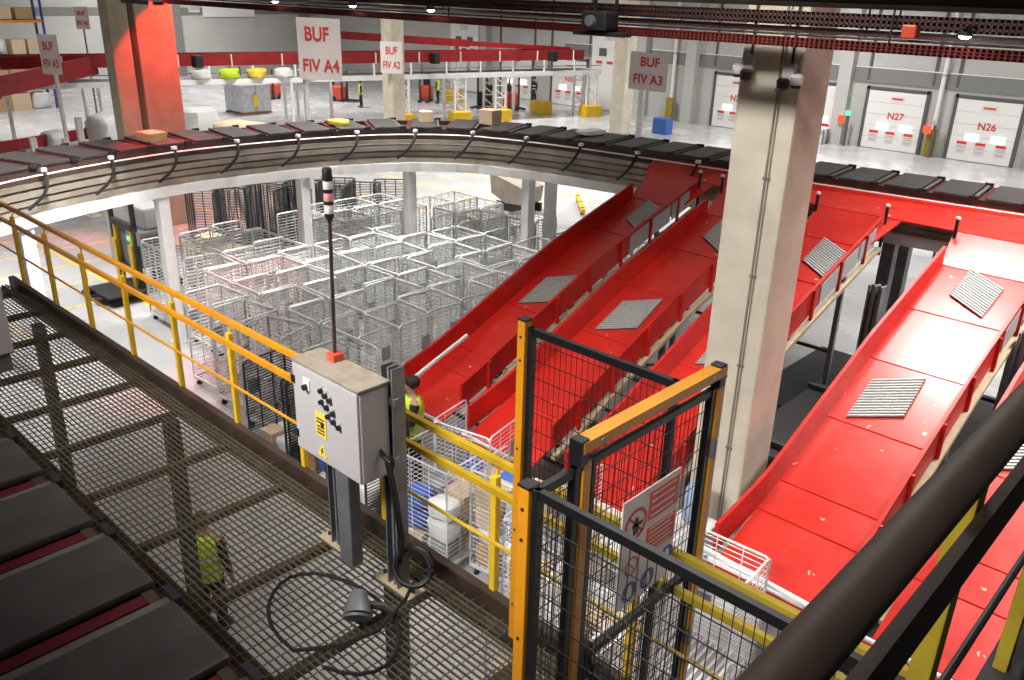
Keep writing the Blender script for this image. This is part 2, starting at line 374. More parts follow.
def at_s(s):
    import bisect
    i = min(max(bisect.bisect_left(slen, s), 1), len(slen) - 1); f = (s - slen[i - 1]) / (slen[i] - slen[i - 1])
    return path[i - 1][0].lerp(path[i][0], f), path[i - 1][1].lerp(path[i][1], f).normalized()
ZT = EYE - 3.2
spath = path[::4] + [path[-1]]
trk = thing('sorter_track', 'long curved sorter frame on white posts carrying black belt trays', 'conveyor', (-17, 8.4, 0))
def band(name, m, o0, o1, z0, z1): b = MB(); b.sweep(spath, [(o0, z0), (o1, z0), (o1, z1), (o0, z1)]); return b.build(name, m, trk)
band('skirt', 'skirt', .06, .12, ZT - .30, ZT - .05)
band('far_skirt', 'skirt', 1.40, 1.46, ZT - .30, ZT - .05)
band('drive_duct', 'skirt', .3, 1.2, ZT - .42, ZT - .12)
for z0, z1, o in ((.40, .31, .02), (.56, .45, .0), (.70, .60, .03), (.84, .74, .0)): band('cable_duct', 'beige', o, o + .25, ZT - z0, ZT - z1)
band('inner_beam', 'white', -.06, .12, ZT - 1.07, ZT - .86)
band('outer_beam', 'white', 1.36, 1.54, ZT - 1.07, ZT - .86)
m = MB(); m.tube([(p.x - n.x * .12, p.y - n.y * .12, ZT - .16) for p, n in spath if p.y > 4], .016, 6); m.build('hand_wire', 'white', trk, smooth=True)
i = 0; s = 11.0
while s < 33:
    p, n = at_s(s); q, n2 = at_s(s + .45)
    m = MB(); pts = []
    for j in range(9):
        u = j / 8; r = p.lerp(q, u * u) - n * (.14 + .12 * sin(pi * u)); pts.append((r.x, r.y, ZT - .10 - .62 * u + .0))
    m.tube(pts, .032, 6); m.build('cable_loop', 'black', trk, smooth=True)
    m = MB(); m.box((p.x - n.x * .13, p.y - n.y * .13, ZT - .07), (.09, .09, .06)); m.build('wire_clip', 'white', trk)
    s += 1.45; i += 1
def near_s(x, y): return min(range(len(pp)), key=lambda q: (pp[q] - Vector((x, y))).length)
POSTS = [slen[near_s(*q)] for q in ((-17.45, 7.95), (-17.2, 11.2), (-16.2, 13.6), (-13.75, 15.2), (-16.7, 4.95))] + [3, 7, 29]
for s in POSTS:
    p, n = at_s(s)
    for o in (.12, 1.38):
        c = p + n * o
        if o > 1 and abs(p.x + 13.75) > .3 and s > 9: continue
        m = MB(); m.cbox((c.x, c.y, (ZT - 1.07) / 2), (.24, .24, ZT - 1.07), .015); m.box((c.x, c.y, .015), (.3, .3, .03)); m.build('support_post', 'white' if s > 9 and s < 28 else 'steel', trk)
    a, b = p + n * .1, p + n * 1.4
    m = MB(); m.bar((a.x, a.y, ZT - 1.1), (b.x, b.y, ZT - 1.1), .12, .16); m.build('cross_beam', 'white' if s > 9 else 'steel', trk)
# trays
tp = thing('belt_tray', '', 'conveyor tray', (0, 0, 0), 'belt trays of the sorter')
PITCH = .85
m = MB(); m.cbox((0, 0, -.03), (.62, 1.44, .06), .02); m.build('belt', 'beltdark', tp)
m = MB(); m.cbox((.36, 0, -.05), (.06, 1.44, .05), .01); m.build('divider_bar', 'beltedge', tp)
m = MB(); m.box((-.365, 0, -.07), (.09, 1.40, .03)); m.build('wear_strip', 'maroon', tp)
for e in (-1, 1): m = MB(); m.cbox((.36, .735 * e, -.02), (.16, .05, .07), .01); m.build('end_cap', 'black', tp)
sx = next(slen[i] for i in range(len(pp)) if pp[i].y < 4 and pp[i].x > -5.02); S0 = (sx + PITCH * .5) % PITCH
ntray = int((slen[-1] - .5) / PITCH); trays = []
for i in range(ntray):
    s = S0 + i * PITCH; p, n = at_s(s); c = p + n * .75
    x, y = c.x, c.y
    if i < 17: lb = 'black belt tray on the far straight of the sorter, %s from its right end' % ordn(i)
    elif i < 36: lb = 'black belt tray on the left curve of the sorter, %s round from the chutes' % ordn(i - 17)
    else: lb = 'dark belt tray beside the grating walkway, %s along from the left bend' % ordn(i - 36)
    rz = math.atan2(n.y, n.x) - pi / 2
    if i == 0: tp.location = (x, y, ZT); tp.rotation_euler = (0, 0, rz); tp['label'] = lb
    else: dup(tp, (x, y, ZT), rz, lb)
def parcel_box(c, d, m, label, rz=0., group=None, tape=True):
    t = thing('carton', label, 'box', (c[0], c[1], c[2]), group)
    b = MB(); b.cbox((c[0], c[1], c[2] + d[2] / 2), d, .008, rz); b.build('carton_body', m, t)
    if tape: b = MB(); b.box((c[0], c[1], c[2] + d[2] + .001), (d[0] * 1.002, .05, .004), rz); b.build('packing_tape', 'tape', t)
    return t
def on_tray(px_s, off): p, n = at_s(px_s); q = p + n * off; return q.x, q.y
for s, off, d, m_, lb in ((30.6, .5, (.6, .5, .18), 'carton', 'flat brown carton on the sorter curve left of the beige pillar'),
                         (29.0, .55, (.75, .5, .26), 'carton', 'brown carton glowing in red light on the sorter by the red lit pillar'),
                         (24.1, .6, (.5, .4, .18), 'carton', 'brown carton on the sorter just left of the BUF FIV A4 board'),
                         (18.0, .9, (.34, .3, .26), 'carton2', 'small pale carton on the far sorter curve, left one of two'),
                         (16.7, .9, (.45, .35, .36), 'carton2', 'pale cube shaped carton on the far sorter curve, right one of two'),
                         (4.7, .75, (.42, .4, .34), 'carton2', 'pale carton on the sorter behind the wide red apron'),
                         (9.1, .35, (.4, .3, .16), 'carton', 'flat carton on the sorter just left of the big pillar')):
    x, y = on_tray(s, off); parcel_box((x, y, ZT + .001), d, m_, lb, random.uniform(-.5, .5), 'parcels riding on the sorter')
def parcel_bag(c, d, m_, label, rz=0., group=None, seed=1, name='mail_bag'):
    t = MB(); t.blob((c[0], c[1], c[2] + d[2] / 2), d, seed, .22, rz); o = t.build(name, m_, loc=c, smooth=True)
    return tag(o, label, 'parcel', group)
for s, off, d, m_, lb in ((3.9, .65, (.85, .6, .3), 'whitebag', 'crumpled white mailing bag on the sorter behind the red apron'),
                          (2.3, .8, (.6, .4, .12), 'whitebag', 'flat white mailer on the sorter near the right image edge'),
                          (14.2, .9, (.7, .5, .12), 'whitebag', 'flat white mailer on the far sorter right of the pale cartons'),
                          (19.9, .7, (.55, .35, .12), 'yellowbag', 'yellow mailer on the far curve near the A2 board'),
                          (31.6, .6, (.6, .4, .14), 'yellowbag', 'orange yellow mailer on the sorter at the left image edge')):
    x, y = on_tray(s, off); parcel_bag((x, y, ZT), d, m_, lb, random.uniform(0, 3), 'parcels riding on the sorter', s)
# ------------------------------------------------------------------ red chutes
BED = [(16.4, -3.36), (15.4, -3.62), (14.6, -4.02), (13.4, -4.47), (12.13, -4.93), (10.87, -5.45), (9.64, -5.96), (9.12, -6.17), (8.2, -6.5)]
RAIL = [(15.3, -3.5), (14.65, -3.72), (13.4, -4.1), (12, -4.55), (10, -5.38), (9, -5.82), (8.3, -6.08)]
def itp(T, y):
    T = sorted(T)
    if y <= T[0][0]: return T[0][1]
    for a, b in zip(T, T[1:]):
        if y <= b[0]: return a[1] + (b[1] - a[1]) * (y - a[0]) / (b[0] - a[0])
    return T[-1][1]
bz = lambda y: EYE + itp(BED, y)
rz_ = lambda y: EYE + itp(RAIL, y)
CH = [(-10.3, -9.1, 'leftmost red chute, its left side facing the roll cages', .0), (-8.5, -7.15, 'second red chute from the left, behind the mesh guard', .0), (-6.5, -5.3, 'third red chute, passing behind the big pillar', .0), (-4.05, -2.58, 'widest red chute, running just right of the big pillar', .0), (-2.1, -.75, 'rightmost red chute, half hidden behind the dark railing', 0)]
def neary(x):
    return 16.45 + (x + 3.5) * .109
def chute(i, x0, x1, label):
    t = thing('red_chute', label, 'chute', ((x0 + x1) / 2, 8.3, 0), 'red parcel chutes under the sorter')
    xn = CH[i + 1][0] if i < 4 else .5; xp = x0 - .25 if i == 0 else x0
    # apron
    m = MB(); ya = neary(x0) + .06; yb = neary(xn) + .06
    m.prism([(xp, ya, bz(16.4)), (xn, yb, bz(16.4)), (xn, 15.4, bz(15.4)), (xp, 15.4, bz(15.4))], (0, 0, -.03)); m.build('apron', 'red', t)
    # bed panels, each a little lower at its head
    m = MB(); st = [15.4, 14.6, 13.4, 12.13, 10.87, 9.64, 9.12, 8.2]
    for a, b in zip(st, st[1:]):
        xa0 = x0; xb0 = x0
        if a > 15: xa1 = x1 + .25; xa0 = x0 - .12
        else: xa1 = x1
        m.prism([(xa0, a, bz(a) - .010), (xa1, a, bz(a) - .010), (x1, b, bz(b) + .004), (xb0, b, bz(b) + .004)], (0, 0, -.03))
    m.build('slide_bed', 'red', t)
    # rails
    def rail(nm, x, ys, th, hh=.44, dx=lambda y: 0):
        m = MB(); vs = []; fs = []
        for y in ys:
            for xx in (x + dx(y) - th / 2, x + dx(y) + th / 2):
                vs += [(xx, y, rz_(y)), (xx, y, max(bz(y) - .02, rz_(y) - hh))]
        for j in range(len(ys) - 1):
            a = j * 4; b = a + 4
            fs += [(a, b, b + 1, a + 1), (a + 2, a + 3, b + 3, b + 2), (a, a + 2, b + 2, b), (a + 1, b + 1, b + 3, a + 3)]
        e = (len(ys) - 1) * 4; fs += [(0, 1, 3, 2), (e, e + 2, e + 3, e + 1)]
        m.add(vs, fs); return m.build(nm, 'redside', t)
    lr = rail('left_rail', x0, [14.65, 13.4, 12, 11, 10, 9.3, 9, 8.3], .05, .5, lambda y: 0 if y > 9.4 else -(9.4 - y) * .10)
    rr = rail('right_rail', x1, [15.2, 14.65, 13.4, 12, 11, 10, 9.3, 9, 8.6], .05, .5)
    for y in (14.5, 13.6, 12.7, 11.8, 10.9, 10.0, 9.2): m = MB(); m.bar((x1 + .045, y, rz_(y) - .01), (x1 + .045, y, rz_(y) - .52), .05, .05); m.build('rib', 'redside', rr)
    m = MB(); m2 = MB(); YS = [15.1, 13.4, 12, 10, 9, 8.6]
    for a, b in zip(YS, YS[1:]): m.bar((x1 + .05, a, rz_(a) - .55), (x1 + .05, b, rz_(b) - .55), .09, .07); m2.bar((x0 - .05, a, rz_(a) - .60), (x0 - .05, b, rz_(b) - .60), .06, .08)
    m.build('side_beam', 'tan', t); m2.build('side_beam', 'tan', t)
    m = MB()
    for a, b in ((14.9, 14.3), (14.25, 13.65), (13.55, 12.95)):
        m = MB(); m.prism([(x1 + .032, a, rz_(a) - .06), (x1 + .032, b, rz_(b) - .06), (x1 + .032, b, rz_(b) - .40), (x1 + .032, a, rz_(a) - .40)], (.006, 0, 0)); m.build('side_window', 'grey2', t)
    # roller grids
    for (P4, nm) in (([(.46, 14.62), (1.06, 14.31), (1.03, 13.54), (.44, 13.88)], 'u'), ([(.25, 11.72), (.87, 12.03), (.91, 11.25), (.26, 10.93)], 'l')):
        Q = [Vector((x0 + a, b, bz(b) + .012)) for a, b in P4]
        m = MB(); m.prism([q - Vector((0, 0, .008)) for q in Q], (0, 0, .006)); g = m.build('roller_grid', 'grilldark', t)
        m = MB(); N = 14
        for j in range(N):
            u = (j + .5) / N
            a, b = (Q[0].lerp(Q[3], u), Q[1].lerp(Q[2], u))
            m = MB(); m.bar(a + Vector((0, 0, .012)), b + Vector((0, 0, .012)), .040, .02); m.build('roller', 'grill', g)
    # trestle legs
    for y in (13.9, 11.4, 9.3):
        for x in (x0 - .0, x1 + .0):
            m = MB(); m.box((x, y, (bz(y) - .1) / 2), (.08, .08, bz(y) - .1)); m.box((x, y, .01), (.18, .18, .02)); m.build('leg', 'steel' if y > 10 else 'white', t)
        for z, a in ((bz(y) - .12, .09), (.5, .05), (bz(y) * .55, .05)): m = MB(); m.bar((x0, y, z), (x1, y, z), a, a); m.build('cross_brace', 'dsteel', t)
    m = MB()
    for x in (x0, x1):
        m.tube([(x, 13.9, .5), (x, 11.4, 1.4)], .025, 6); m.tube([(x, 11.4, .5), (x, 9.3, 1.0)], .025, 6)
    m.build('diagonal_brace', 'dsteel', t)
    # outlet lip
    m = MB(); m.cyl((x0 - .1, 8.16, bz(8.2) - .02), (x1, 8.16, bz(8.2) - .02), .03, 8); m.build('outlet_roller', 'zincw', t)
    m = MB(); m.bar((x0 - .1, 8.14, bz(8.2) - .16), (x1, 8.14, bz(8.2) - .16), .03, .22); m.build('outlet_panel', 'redside', t)
    if i == 3:
        m = MB(); m.tube([(x0 - .25, 7.98, bz(8.2) + .24), (x1 + .05, 7.98, bz(8.2) + .16)], .034, 8); m.build('front_bar', 'white', t, smooth=True)
        m = MB(); m.prism([(x1 + .07, 8.0, bz(8.2) - .2), (x1 + .07, 8.0, bz(8.2) + .10), (x1 + .07, 8.75, bz(8.7) + .26), (x1 + .07, 8.75, bz(8.7) + .1)], (.03, 0, 0)); m.build('corner_guard', 'white', t)
    # black corner post with a pale cap at the throat
    for x in (x1 + .02, xn - .06 if i < 4 else x1 + .5):
        m = MB(); m.cyl((x, 15.25, bz(15.3) - .6), (x, 15.25, bz(15.3) + .28), .03, 8); p = m.build('guard_post', 'black', t)
        m = MB(); m.lathe([(.045, 0), (.045, .03), (.02, .05)], (x, 15.25, bz(15.3) + .28), 8); m.build('post_cap', 'signw', p)
for i, c in enumerate(CH): chute(i, c[0], c[1], c[2])
# white scraper bar lying on the first chute
t = MB(); t.bar((-9.95, 9.55, bz(9.55) + .36), (-9.95, 8.1, bz(8.2) + .36), .05, .05)
tag(t.build('edge_bar', 'white', loc=(-9.95, 8.8, bz(8.8))), 'slim white bar along the lower left rail of the leftmost chute', 'bar')
# steel columns, dark machinery and beams beneath the sorter and chutes
for x, y, h, lb in ((-4.62, 13.6, 3.3, 'dark grey steel column standing in the gap right of the big pillar'), (-2.33, 13.4, 3.2, 'dark grey steel column between the two chutes at right')):
    t = thing('steel_column', lb, 'column', (x, y, 0), 'steel columns under the sorter')
    m = MB(); m.box((x, y, h / 2), (.03, .2, h)); m.box((x - .1, y, h / 2), (.03, .2, h)); m.box((x + .1, y, h / 2), (.03, .2, h)); m.box((x, y, h / 2), (.2, .03, h)); m.build('shaft', 'steel', t)
    m = MB(); m.box((x, y, .02), (.4, .4, .04)); m.build('base_plate', 'steel', t)
def under_conveyor(x, y0, y1, label, z=.75):
    t = thing('floor_conveyor', label, 'conveyor', (x, y0, 0), 'low conveyors between the chutes')
    m = MB(); m.cbox((x, (y0 + y1) / 2, z), (.75, y1 - y0, .12), .02); m.build('belt', 'black', t)
    for s in (-1, 1): m = MB(); m.box((x + s * .4, (y0 + y1) / 2, z), (.05, y1 - y0, .2)); m.build('side_frame', 'olive' if s > 0 else 'dsteel', t)
    for y in (y0 + .2, y1 - .2):
        for s in (-1, 1): m = MB(); m.box((x + s * .36, y, z / 2), (.06, .06, z)); m.build('leg', 'dsteel', t)
    m = MB(); m.cbox((x, y0 + .8, .35), (.6, .7, .6), .03); m.build('drive_box', 'blackpaint', t)
t = thing('machine_enclosure', 'black machine enclosure in the gap right of the big pillar', 'machine', (-4.68, 12, 0))
m = MB(); m.cbox((-4.68, 11.75, .78), (.95, 2.9, 1.5), .03); m.build('casing', 'blackpaint', t)
for y in (10.8, 11.75, 12.7): m = MB(); m.cbox((-4.2, y, .8), (.03, .9, 1.2), .01); m.build('access_panel', 'dsteel', t)
for y in (10.6, 12.9): m = MB(); m.box((-4.68, y, 1.57), (1.0, .08, .08)); m.build('top_bar', 'dsteel', t)
m = MB(); m.box((-4.19, 11.75, .1), (.03, 2.8, .08)); m.build('yellow_edge', 'olive', t)
m = MB(); m.cyl((-4.45, 12.6, 1.64), (-4.3, 12.6, 1.64), .12, 12); m.build('drive_wheel', 'black', t)
under_conveyor(-2.33, 8.2, 11.5, 'black low conveyor between the two chutes at right', .7)
for x, y, lb in ((-4.45, 14.6, 'pale rolled tube lying under the sorter right of the big pillar'), (-4.5, 15.2, 'second pale rolled tube farther under the sorter')):
    m = MB(); m.tube([(x - .5, y - .4, .12), (x + .5, y + .8, .12)], .11, 12); tag(m.build('cardboard_tube', 'whitebag', loc=(x, y, 0), smooth=True), lb, 'tube')
m = MB(); m.cbox((-4.0, 14.3, .012), (6.5, 8.3, .024), .005); tag(m.build('dark_sheet', 'black', loc=(-4.0, 14.3, 0)), 'black sheet on the floor behind the big pillar, under the sorter', 'mat')  # black sheet that darkens the floor beneath chutes and sorter
t = thing('ladder_stand', 'narrow white ladder stand beside the big pillar under a chute', 'ladder', (-5.05, 10.3, 0))
for x in (-5.22, -5.0): m = MB(); m.box((x, 10.25, 1.25), (.045, .045, 2.5)); m.build('stile', 'white', t)
for z in (.3, .7, 1.1, 1.5, 1.9, 2.3): m = MB(); m.box((-5.11, 10.25, z), (.22, .04, .04)); m.build('rung', 'white', t)
# ------------------------------------------------------------------ grating walkway
WZ = EYE - 4.15
wk = thing('walkway', 'open bar grating walkway between the dark trays and the yellow handrail', 'walkway', (-6, 2.8, WZ))
m = MB(); y = 1.72
while y < 3.55: m.box((-6.5, y, WZ - .014), (13.6, .006, .022)); y += .047
m.build('bearing_bars', 'grate', wk)['kind'] = 'stuff'
m = MB(); x = -13.2
while x < .2: m.box((x, 2.63, WZ - .004), (.004, 1.84, .008)); x += .1
m.build('cross_rods', 'grate', wk)['kind'] = 'stuff'
for j in range(13): m = MB(); m.box((-12.9 + j * 1.0 - .07, 2.63, WZ - .075), (.07, 1.84, .06)); m.build('support_beam', 'brownsteel', wk)
for y, n in ((1.98, 'stringer'), (3.47, 'stringer')): m = MB(); m.box((-6.5, y, WZ - .08), (13.6, .025 if y == 2.75 else (.26 if y < 2 else .08), .08)); m.build(n, 'brownsteel', wk)
m = MB(); m.box((-6.5, 3.57, WZ - .02), (13.6, .02, .22)); m.box((-6.5, 3.62, WZ - .12), (13.6, .09, .02)); m.box((-6.5, 3.6, WZ + .09), (13.6, .07, .012)); m.build('kick_plate', 'brownsteel', wk)
for x in (-12, -8.2, -4.4, -.6): m = MB(); m.box((x, 3.45, (WZ - .25) / 2), (.14, .14, WZ - .25)); m.build('support_post', 'dsteel', wk)
def handrail(x0, x1, posts, label, mcol):
    t = thing('handrail', label, 'railing', ((x0 + x1) / 2, 3.64, WZ))
    for x in posts:
        m = MB(); m.cbox((x, 3.64, WZ + .49), (.055, .055, 1.12), .01); p = m.build('post', 'yellow', t)
        m = MB(); m.tube([(x, 3.64, WZ + 1.02), (x, 3.66, WZ + 1.10), (x, 3.62, WZ + 1.18)], .012, 6); m.build('bracket', 'yellow', p)
    m = MB(); m.bar((x0, 3.6, WZ + 1.2), (x1, 3.6, WZ + 1.2), .046, .046); m.build('top_rail', mcol, t)
    m = MB(); m.bar((x0, 3.6, WZ + .96), (x1, 3.6, WZ + .96), .04, .05); m.build('second_rail', mcol, t)
    m = MB(); m.tube([(x0, 3.6, WZ + .53), (x1, 3.6, WZ + .53)], .014, 6); m.build('lower_rail', mcol, t)
handrail(-14.2, -5.2, [-12.86, -11.7, -10.54, -9.38, -8.22, -7.06, -5.9], 'orange lit yellow handrail along the walkway left of the control cabinet', 'orange')  # orange cast of the light is put into the yellow rails' colour
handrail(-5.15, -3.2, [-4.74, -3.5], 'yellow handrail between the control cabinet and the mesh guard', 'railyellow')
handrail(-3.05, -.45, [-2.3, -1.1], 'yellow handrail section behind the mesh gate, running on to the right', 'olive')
# ------------------------------------------------------------------ control cabinet on its stand
cb = thing('control_cabinet', 'grey electrical control cabinet on posts beside the yellow handrail', 'cabinet', (-4.47, 3.1, WZ))
m = MB(); m.cbox((-4.47, 3.08, 4.795), (.76, .24, .70), .012); m.build('enclosure', 'cabinet', cb)
m = MB(); m.cbox((-4.47, 3.075, 5.152), (.78, .27, .02), .006); m.build('canopy', 'cabtop', cb)
m = MB(); m.cbox((-4.47, 2.955, 4.795), (.745, .03, .675), .008); dr = m.build('door', 'cabinet', cb)
for z in (5.01, 4.58): m = MB(); m.cbox((-4.83, 2.935, z), (.035, .02, .055), .004); m.build('latch', 'black', dr)
m = MB(); m.box((-4.665, 2.937, 5.02), (.075, .012, .085)); m.build('plate', 'signw', dr)
m = MB(); m.cyl((-4.665, 2.935, 5.0), (-4.665, 2.905, 5.0), .022, 10); m.build('main_switch', 'black', dr)
bi = 0
for r_, row in enumerate(((-4.49, -4.44, -4.39), (-4.49, -4.43, -4.36), (-4.42, -4.36, -4.30))):
    for c_, x in enumerate(row):
        z = 5.03 - .085 * r_ - .02 * c_
        m = MB(); m.box((x, 2.938, z + .034), (.036, .006, .018)); m.build('name_plate', 'grey2', dr)
        m = MB(); m.cyl((x, 2.94, z), (x, 2.915, z), .018, 10); m.build('push_button', 'black', dr)
m = MB(); m.cbox((-4.52, 2.937, 4.755), (.12, .006, .19), .001); lb = m.build('yellow_notice', 'yellowbag', dr)
m = MB()
for z in (4.80, 4.775, 4.74, 4.715, 4.69): m.box((-4.52, 2.932, z), (.085, .003, .010))
m.cyl((-4.50, 2.934, 4.765), (-4.50, 2.931, 4.765), .02, 10); m.build('print_line', 'black', lb)
m = MB(); m.prism([(-4.585, 2.938, 4.505), (-4.465, 2.938, 4.505), (-4.525, 2.938, 4.605)], (0, -.004, 0)); lb = m.build('hazard_triangle', 'yellowbag', dr)
m = MB(); m.prism([(-4.52, 2.933, 4.575), (-4.535, 2.933, 4.545), (-4.525, 2.933, 4.545), (-4.532, 2.933, 4.518), (-4.508, 2.933, 4.552), (-4.52, 2.933, 4.552), (-4.51, 2.933, 4.575)], (0, -.002, 0)); m.build('lightning_bolt', 'black', lb)
def strut(x, y, z1, nm='post'):
    m = MB(); w = .055
    m.box((x - w, y, (WZ + z1) / 2), (.012, .11, z1 - WZ)); m.box((x + w, y, (WZ + z1) / 2), (.012, .11, z1 - WZ)); m.box((x, y + .05, (WZ + z1) / 2), (.11, .012, z1 - WZ)); m.box((x, y, (WZ + z1) / 2), (.02, .08, z1 - WZ))
    p = m.build(nm, 'steel', cb)
    m = MB(); m.cbox((x, y, WZ + .006), (.42, .16, .012), .003); m.build('base_plate', 'tan', p)
    for dx in (-.16, .16): m = MB(); m.cyl((x + dx, y, WZ + .012), (x + dx, y, WZ + .035), .018, 6); m.build('anchor_bolt', 'dsteel', p)
strut(-4.82, 3.25, 5.05); strut(-4.12, 3.26, 5.24)
m = MB(); m.bar((-4.9, 3.225, 4.55), (-4.04, 3.225, 4.55), .04, .05)
m.build('cross_rail', 'steel', cb); m = MB(); m.bar((-4.9, 3.225, 5.0), (-4.04, 3.225, 5.0), .04, .05); m.build('cross_rail', 'steel', cb)
m = MB(); m.cbox((-4.36, 3.02, (WZ + 4.49) / 2 + .1), (.15, .10, 4.49 - WZ - .2), .01); m.build('cable_duct', 'steel', cb)
for dx in (0, .035):
    m = MB(); m.tube([(-4.10, 3.12, 4.66 - dx), (-4.07, 3.10, 4.67 - dx), (-4.04 + dx, 3.12, 4.6), (-4.02 + dx, 3.16, 4.3), (-4.02 + dx, 3.20, 3.95), (-4.04, 3.22, 3.7 + dx)], .014, 6); m.build('cable', 'black', cb, smooth=True)
# signal tower
t = thing('signal_tower', 'slim stack light with red and white bands on a long pole above the cabinet', 'signal light', (-4.60, 3.14, 5.16))
m = MB(); m.cbox((-4.60, 3.14, 5.19), (.09, .09, .06), .01); m.build('foot', 'forkred', t)
m = MB(); m.cyl((-4.60, 3.14, 5.21), (-4.60, 3.16, 6.16), .013, 8); m.build('pole', 'brownsteel', t)
m = MB(); m.lathe([(.015, 0), (.03, .03), (.03, .05)], (-4.60, 3.16, 6.15), 12); m.build('socket', 'black', t, smooth=True)
for j in range(3):
    m = MB(); m.lathe([(.029, 0), (.031, .005), (.031, .055), (.029, .06)], (-4.60, 3.16, 6.205 + .078 * j), 14); m.build('lens', 'lens_pink' if j % 2 else 'signw', t, smooth=True) 
    m = MB(); m.lathe([(.033, 0), (.033, .024)], (-4.60, 3.16, 6.263 + .078 * j), 14); m.build('band', 'black', t, smooth=True)
m = MB(); m.lathe([(.032, 0), (.032, .05), (.027, .06)], (-4.60, 3.16, 6.44), 14); m.build('cap', 'black', t, smooth=True)
# loose cable, coil and grey horn on the grating
def coil(c, r, tilt, n, label, rad=.013):
    m = MB(); pts = []
    for j in range(n * 28 + 1):
        a = 2 * pi * j / 28; rr_ = r * (1 + .07 * sin(j * .37))
        v = Vector((cos(a) * rr_, sin(a) * rr_, .014 * (j // 28))); v.rotate(Euler(tilt)); pts.append(Vector(c) + v)
    m.tube(pts, rad, 6); return tag(m.build('cable_coil', 'black', loc=c, smooth=True), label, 'cable')
coil((-3.95, 3.27, WZ + .24), .135, (radians(62), 0, radians(35)), 5, 'tight black cable coil hung beside the foot of the cabinet stand')
m = MB(); pts = []
for j in range(49):
    a = -1.0 + 2 * pi * .93 * j / 48
    pts.append((-4.12 + .60 * cos(a) - .02 * sin(3 * a), 2.66 + .36 * sin(a), WZ + .016 + .01 * (j % 2)))
pts += [(-3.86, 2.55, WZ + .03), (-3.78, 2.8, WZ + .05), (-3.85, 3.1, WZ + .10), (-3.93, 3.24, WZ + .12)]
m.tube(pts, .014, 6); tag(m.build('loose_cable', 'black', loc=(-4.1, 2.66, WZ), smooth=True), 'wide loop of black cable lying on the grating under the cabinet', 'cable')
t = thing('floor_horn', 'tilted grey horn shaped sounder lying on the grating inside the cable loop', 'sounder', (-3.95, 2.76, WZ))
m = MB(); m.tube([(-4.05, 2.84, WZ + .19), (-3.99, 2.79, WZ + .16), (-3.93, 2.74, WZ + .12)], [.06, .085, .105], 14); m.tube([(-3.93, 2.74, WZ + .12), (-3.92, 2.73, WZ + .11)], [.105, .10], 14); m.build('housing', 'steel', t, smooth=True)
m = MB(); m.cbox((-4.02, 2.82, WZ + .05), (.12, .1, .1), .01); m.build('bracket', 'dsteel', t)
m = MB(); m.tube([(-3.98, 2.86, WZ + .12), (-3.9, 2.95, WZ + .10), (-3.83, 3.0, WZ + .03)], .028, 8); m.build('cable_gland', 'dsteel', t, smooth=True)
# grey junction post standing on the tray side, far left
t = thing('junction_box', 'grey sensor box on a bracket at the left image edge above the trays', 'box', (-7.45, 1.78, ZT))
m = MB(); m.cbox((-7.55, 1.82, ZT + .60), (.26, .2, .62), .015); m.build('housing', 'cabinet', t)
m = MB(); m.cbox((-7.58, 1.80, ZT + .20), (.24, .2, .16), .015); m.build('lower_box', 'steel', t)
m = MB(); m.box((-7.6, 1.66, ZT - .10), (.08, .05, 1.3)); m.build('bracket', 'dsteel', t)
# ------------------------------------------------------------------ mesh guard with gate
def guard_post(p, z1, label):
    x, y = p; t = thing('guard_post', label, 'post', (x, y, WZ), None)
    m = MB(); m.cbox((x, y, (WZ + z1) / 2), (.06, .06, z1 - WZ), .006); m.build('tube', 'orange', t)
    m = MB(); m.box((x, y, z1 + .006), (.064, .064, .012)); m.build('cap', 'black', t)
    for z in (WZ + .3, WZ + .9, WZ + 1.5, z1 - .25, z1 - .1): m = MB(); m.cyl((x, y - .036, z), (x, y + .036, z), .008, 6); m.build('bolt', 'black', t)
    m = MB(); m.box((x, y, WZ + .005), (.14, .14, .01)); m.build('base_plate', 'black', t); return t
ZG = EYE - 1.80
guard_post((-3.12, 3.46), ZG, 'tall yellow guard post at the left end of the mesh guard')
guard_post((-1.975, 2.245), ZG - .08, 'yellow corner guard post nearest the camera with black cap')
guard_post((-2.0, 2.635), ZG - .12, 'yellow guard post carrying the latch side of the mesh gate')
guard_post((-2.0, 3.775), ZG - .09, 'yellow guard post at the hinge side of the mesh gate')
def mesh_panel(name, a, b, z0, z1, label, sv=.04, sh=.115, frame=.045, cat='guard panel', extra=None):
    a, b = Vector((*a, 0)), Vector((*b, 0)); L = (b - a).length; d = (b - a) / L
    t = thing(name, label, cat, tuple((a + b) / 2 + Vector((0, 0, z0))))
    P = lambda s, z: a + d * s + Vector((0, 0, z))
    m = MB(); f = frame
    m.bar(P(0, z1 - f / 2), P(L, z1 - f / 2), f * .7, f); m.bar(P(0, z0 + f / 2), P(L, z0 + f / 2), f * .7, f)
    m.bar(P(f / 2, z0), P(f / 2, z1), f * .7, f, (d.y, -d.x, 0)); m.bar(P(L - f / 2, z0), P(L - f / 2, z1), f * .7, f, (d.y, -d.x, 0))
    m.build('frame', 'blackpaint', t)
    m = MB(); s = f + sv
    while s < L - f: m.bar(P(s, z0), P(s, z1), .0032, .0032, (d.y, -d.x, 0)); s += sv
    z = z0 + f + sh
    while z < z1 - f: m.bar(P(0, z), P(L, z), .0042, .0042); z += sh
    m.build('wire_mesh', 'blackpaint', t); return t
mesh_panel('wire_fence', (-3.08, 3.46), (-2.05, 3.46), WZ + .12, ZG - .03, 'black wire mesh panel between the tall post and the gate lintel')
mesh_panel('wire_fence', (-1.94, 2.245), (-.34, 2.245), WZ + .12, ZG - .07, 'nearest black wire mesh panel running from the corner post to the right', frame=.042)
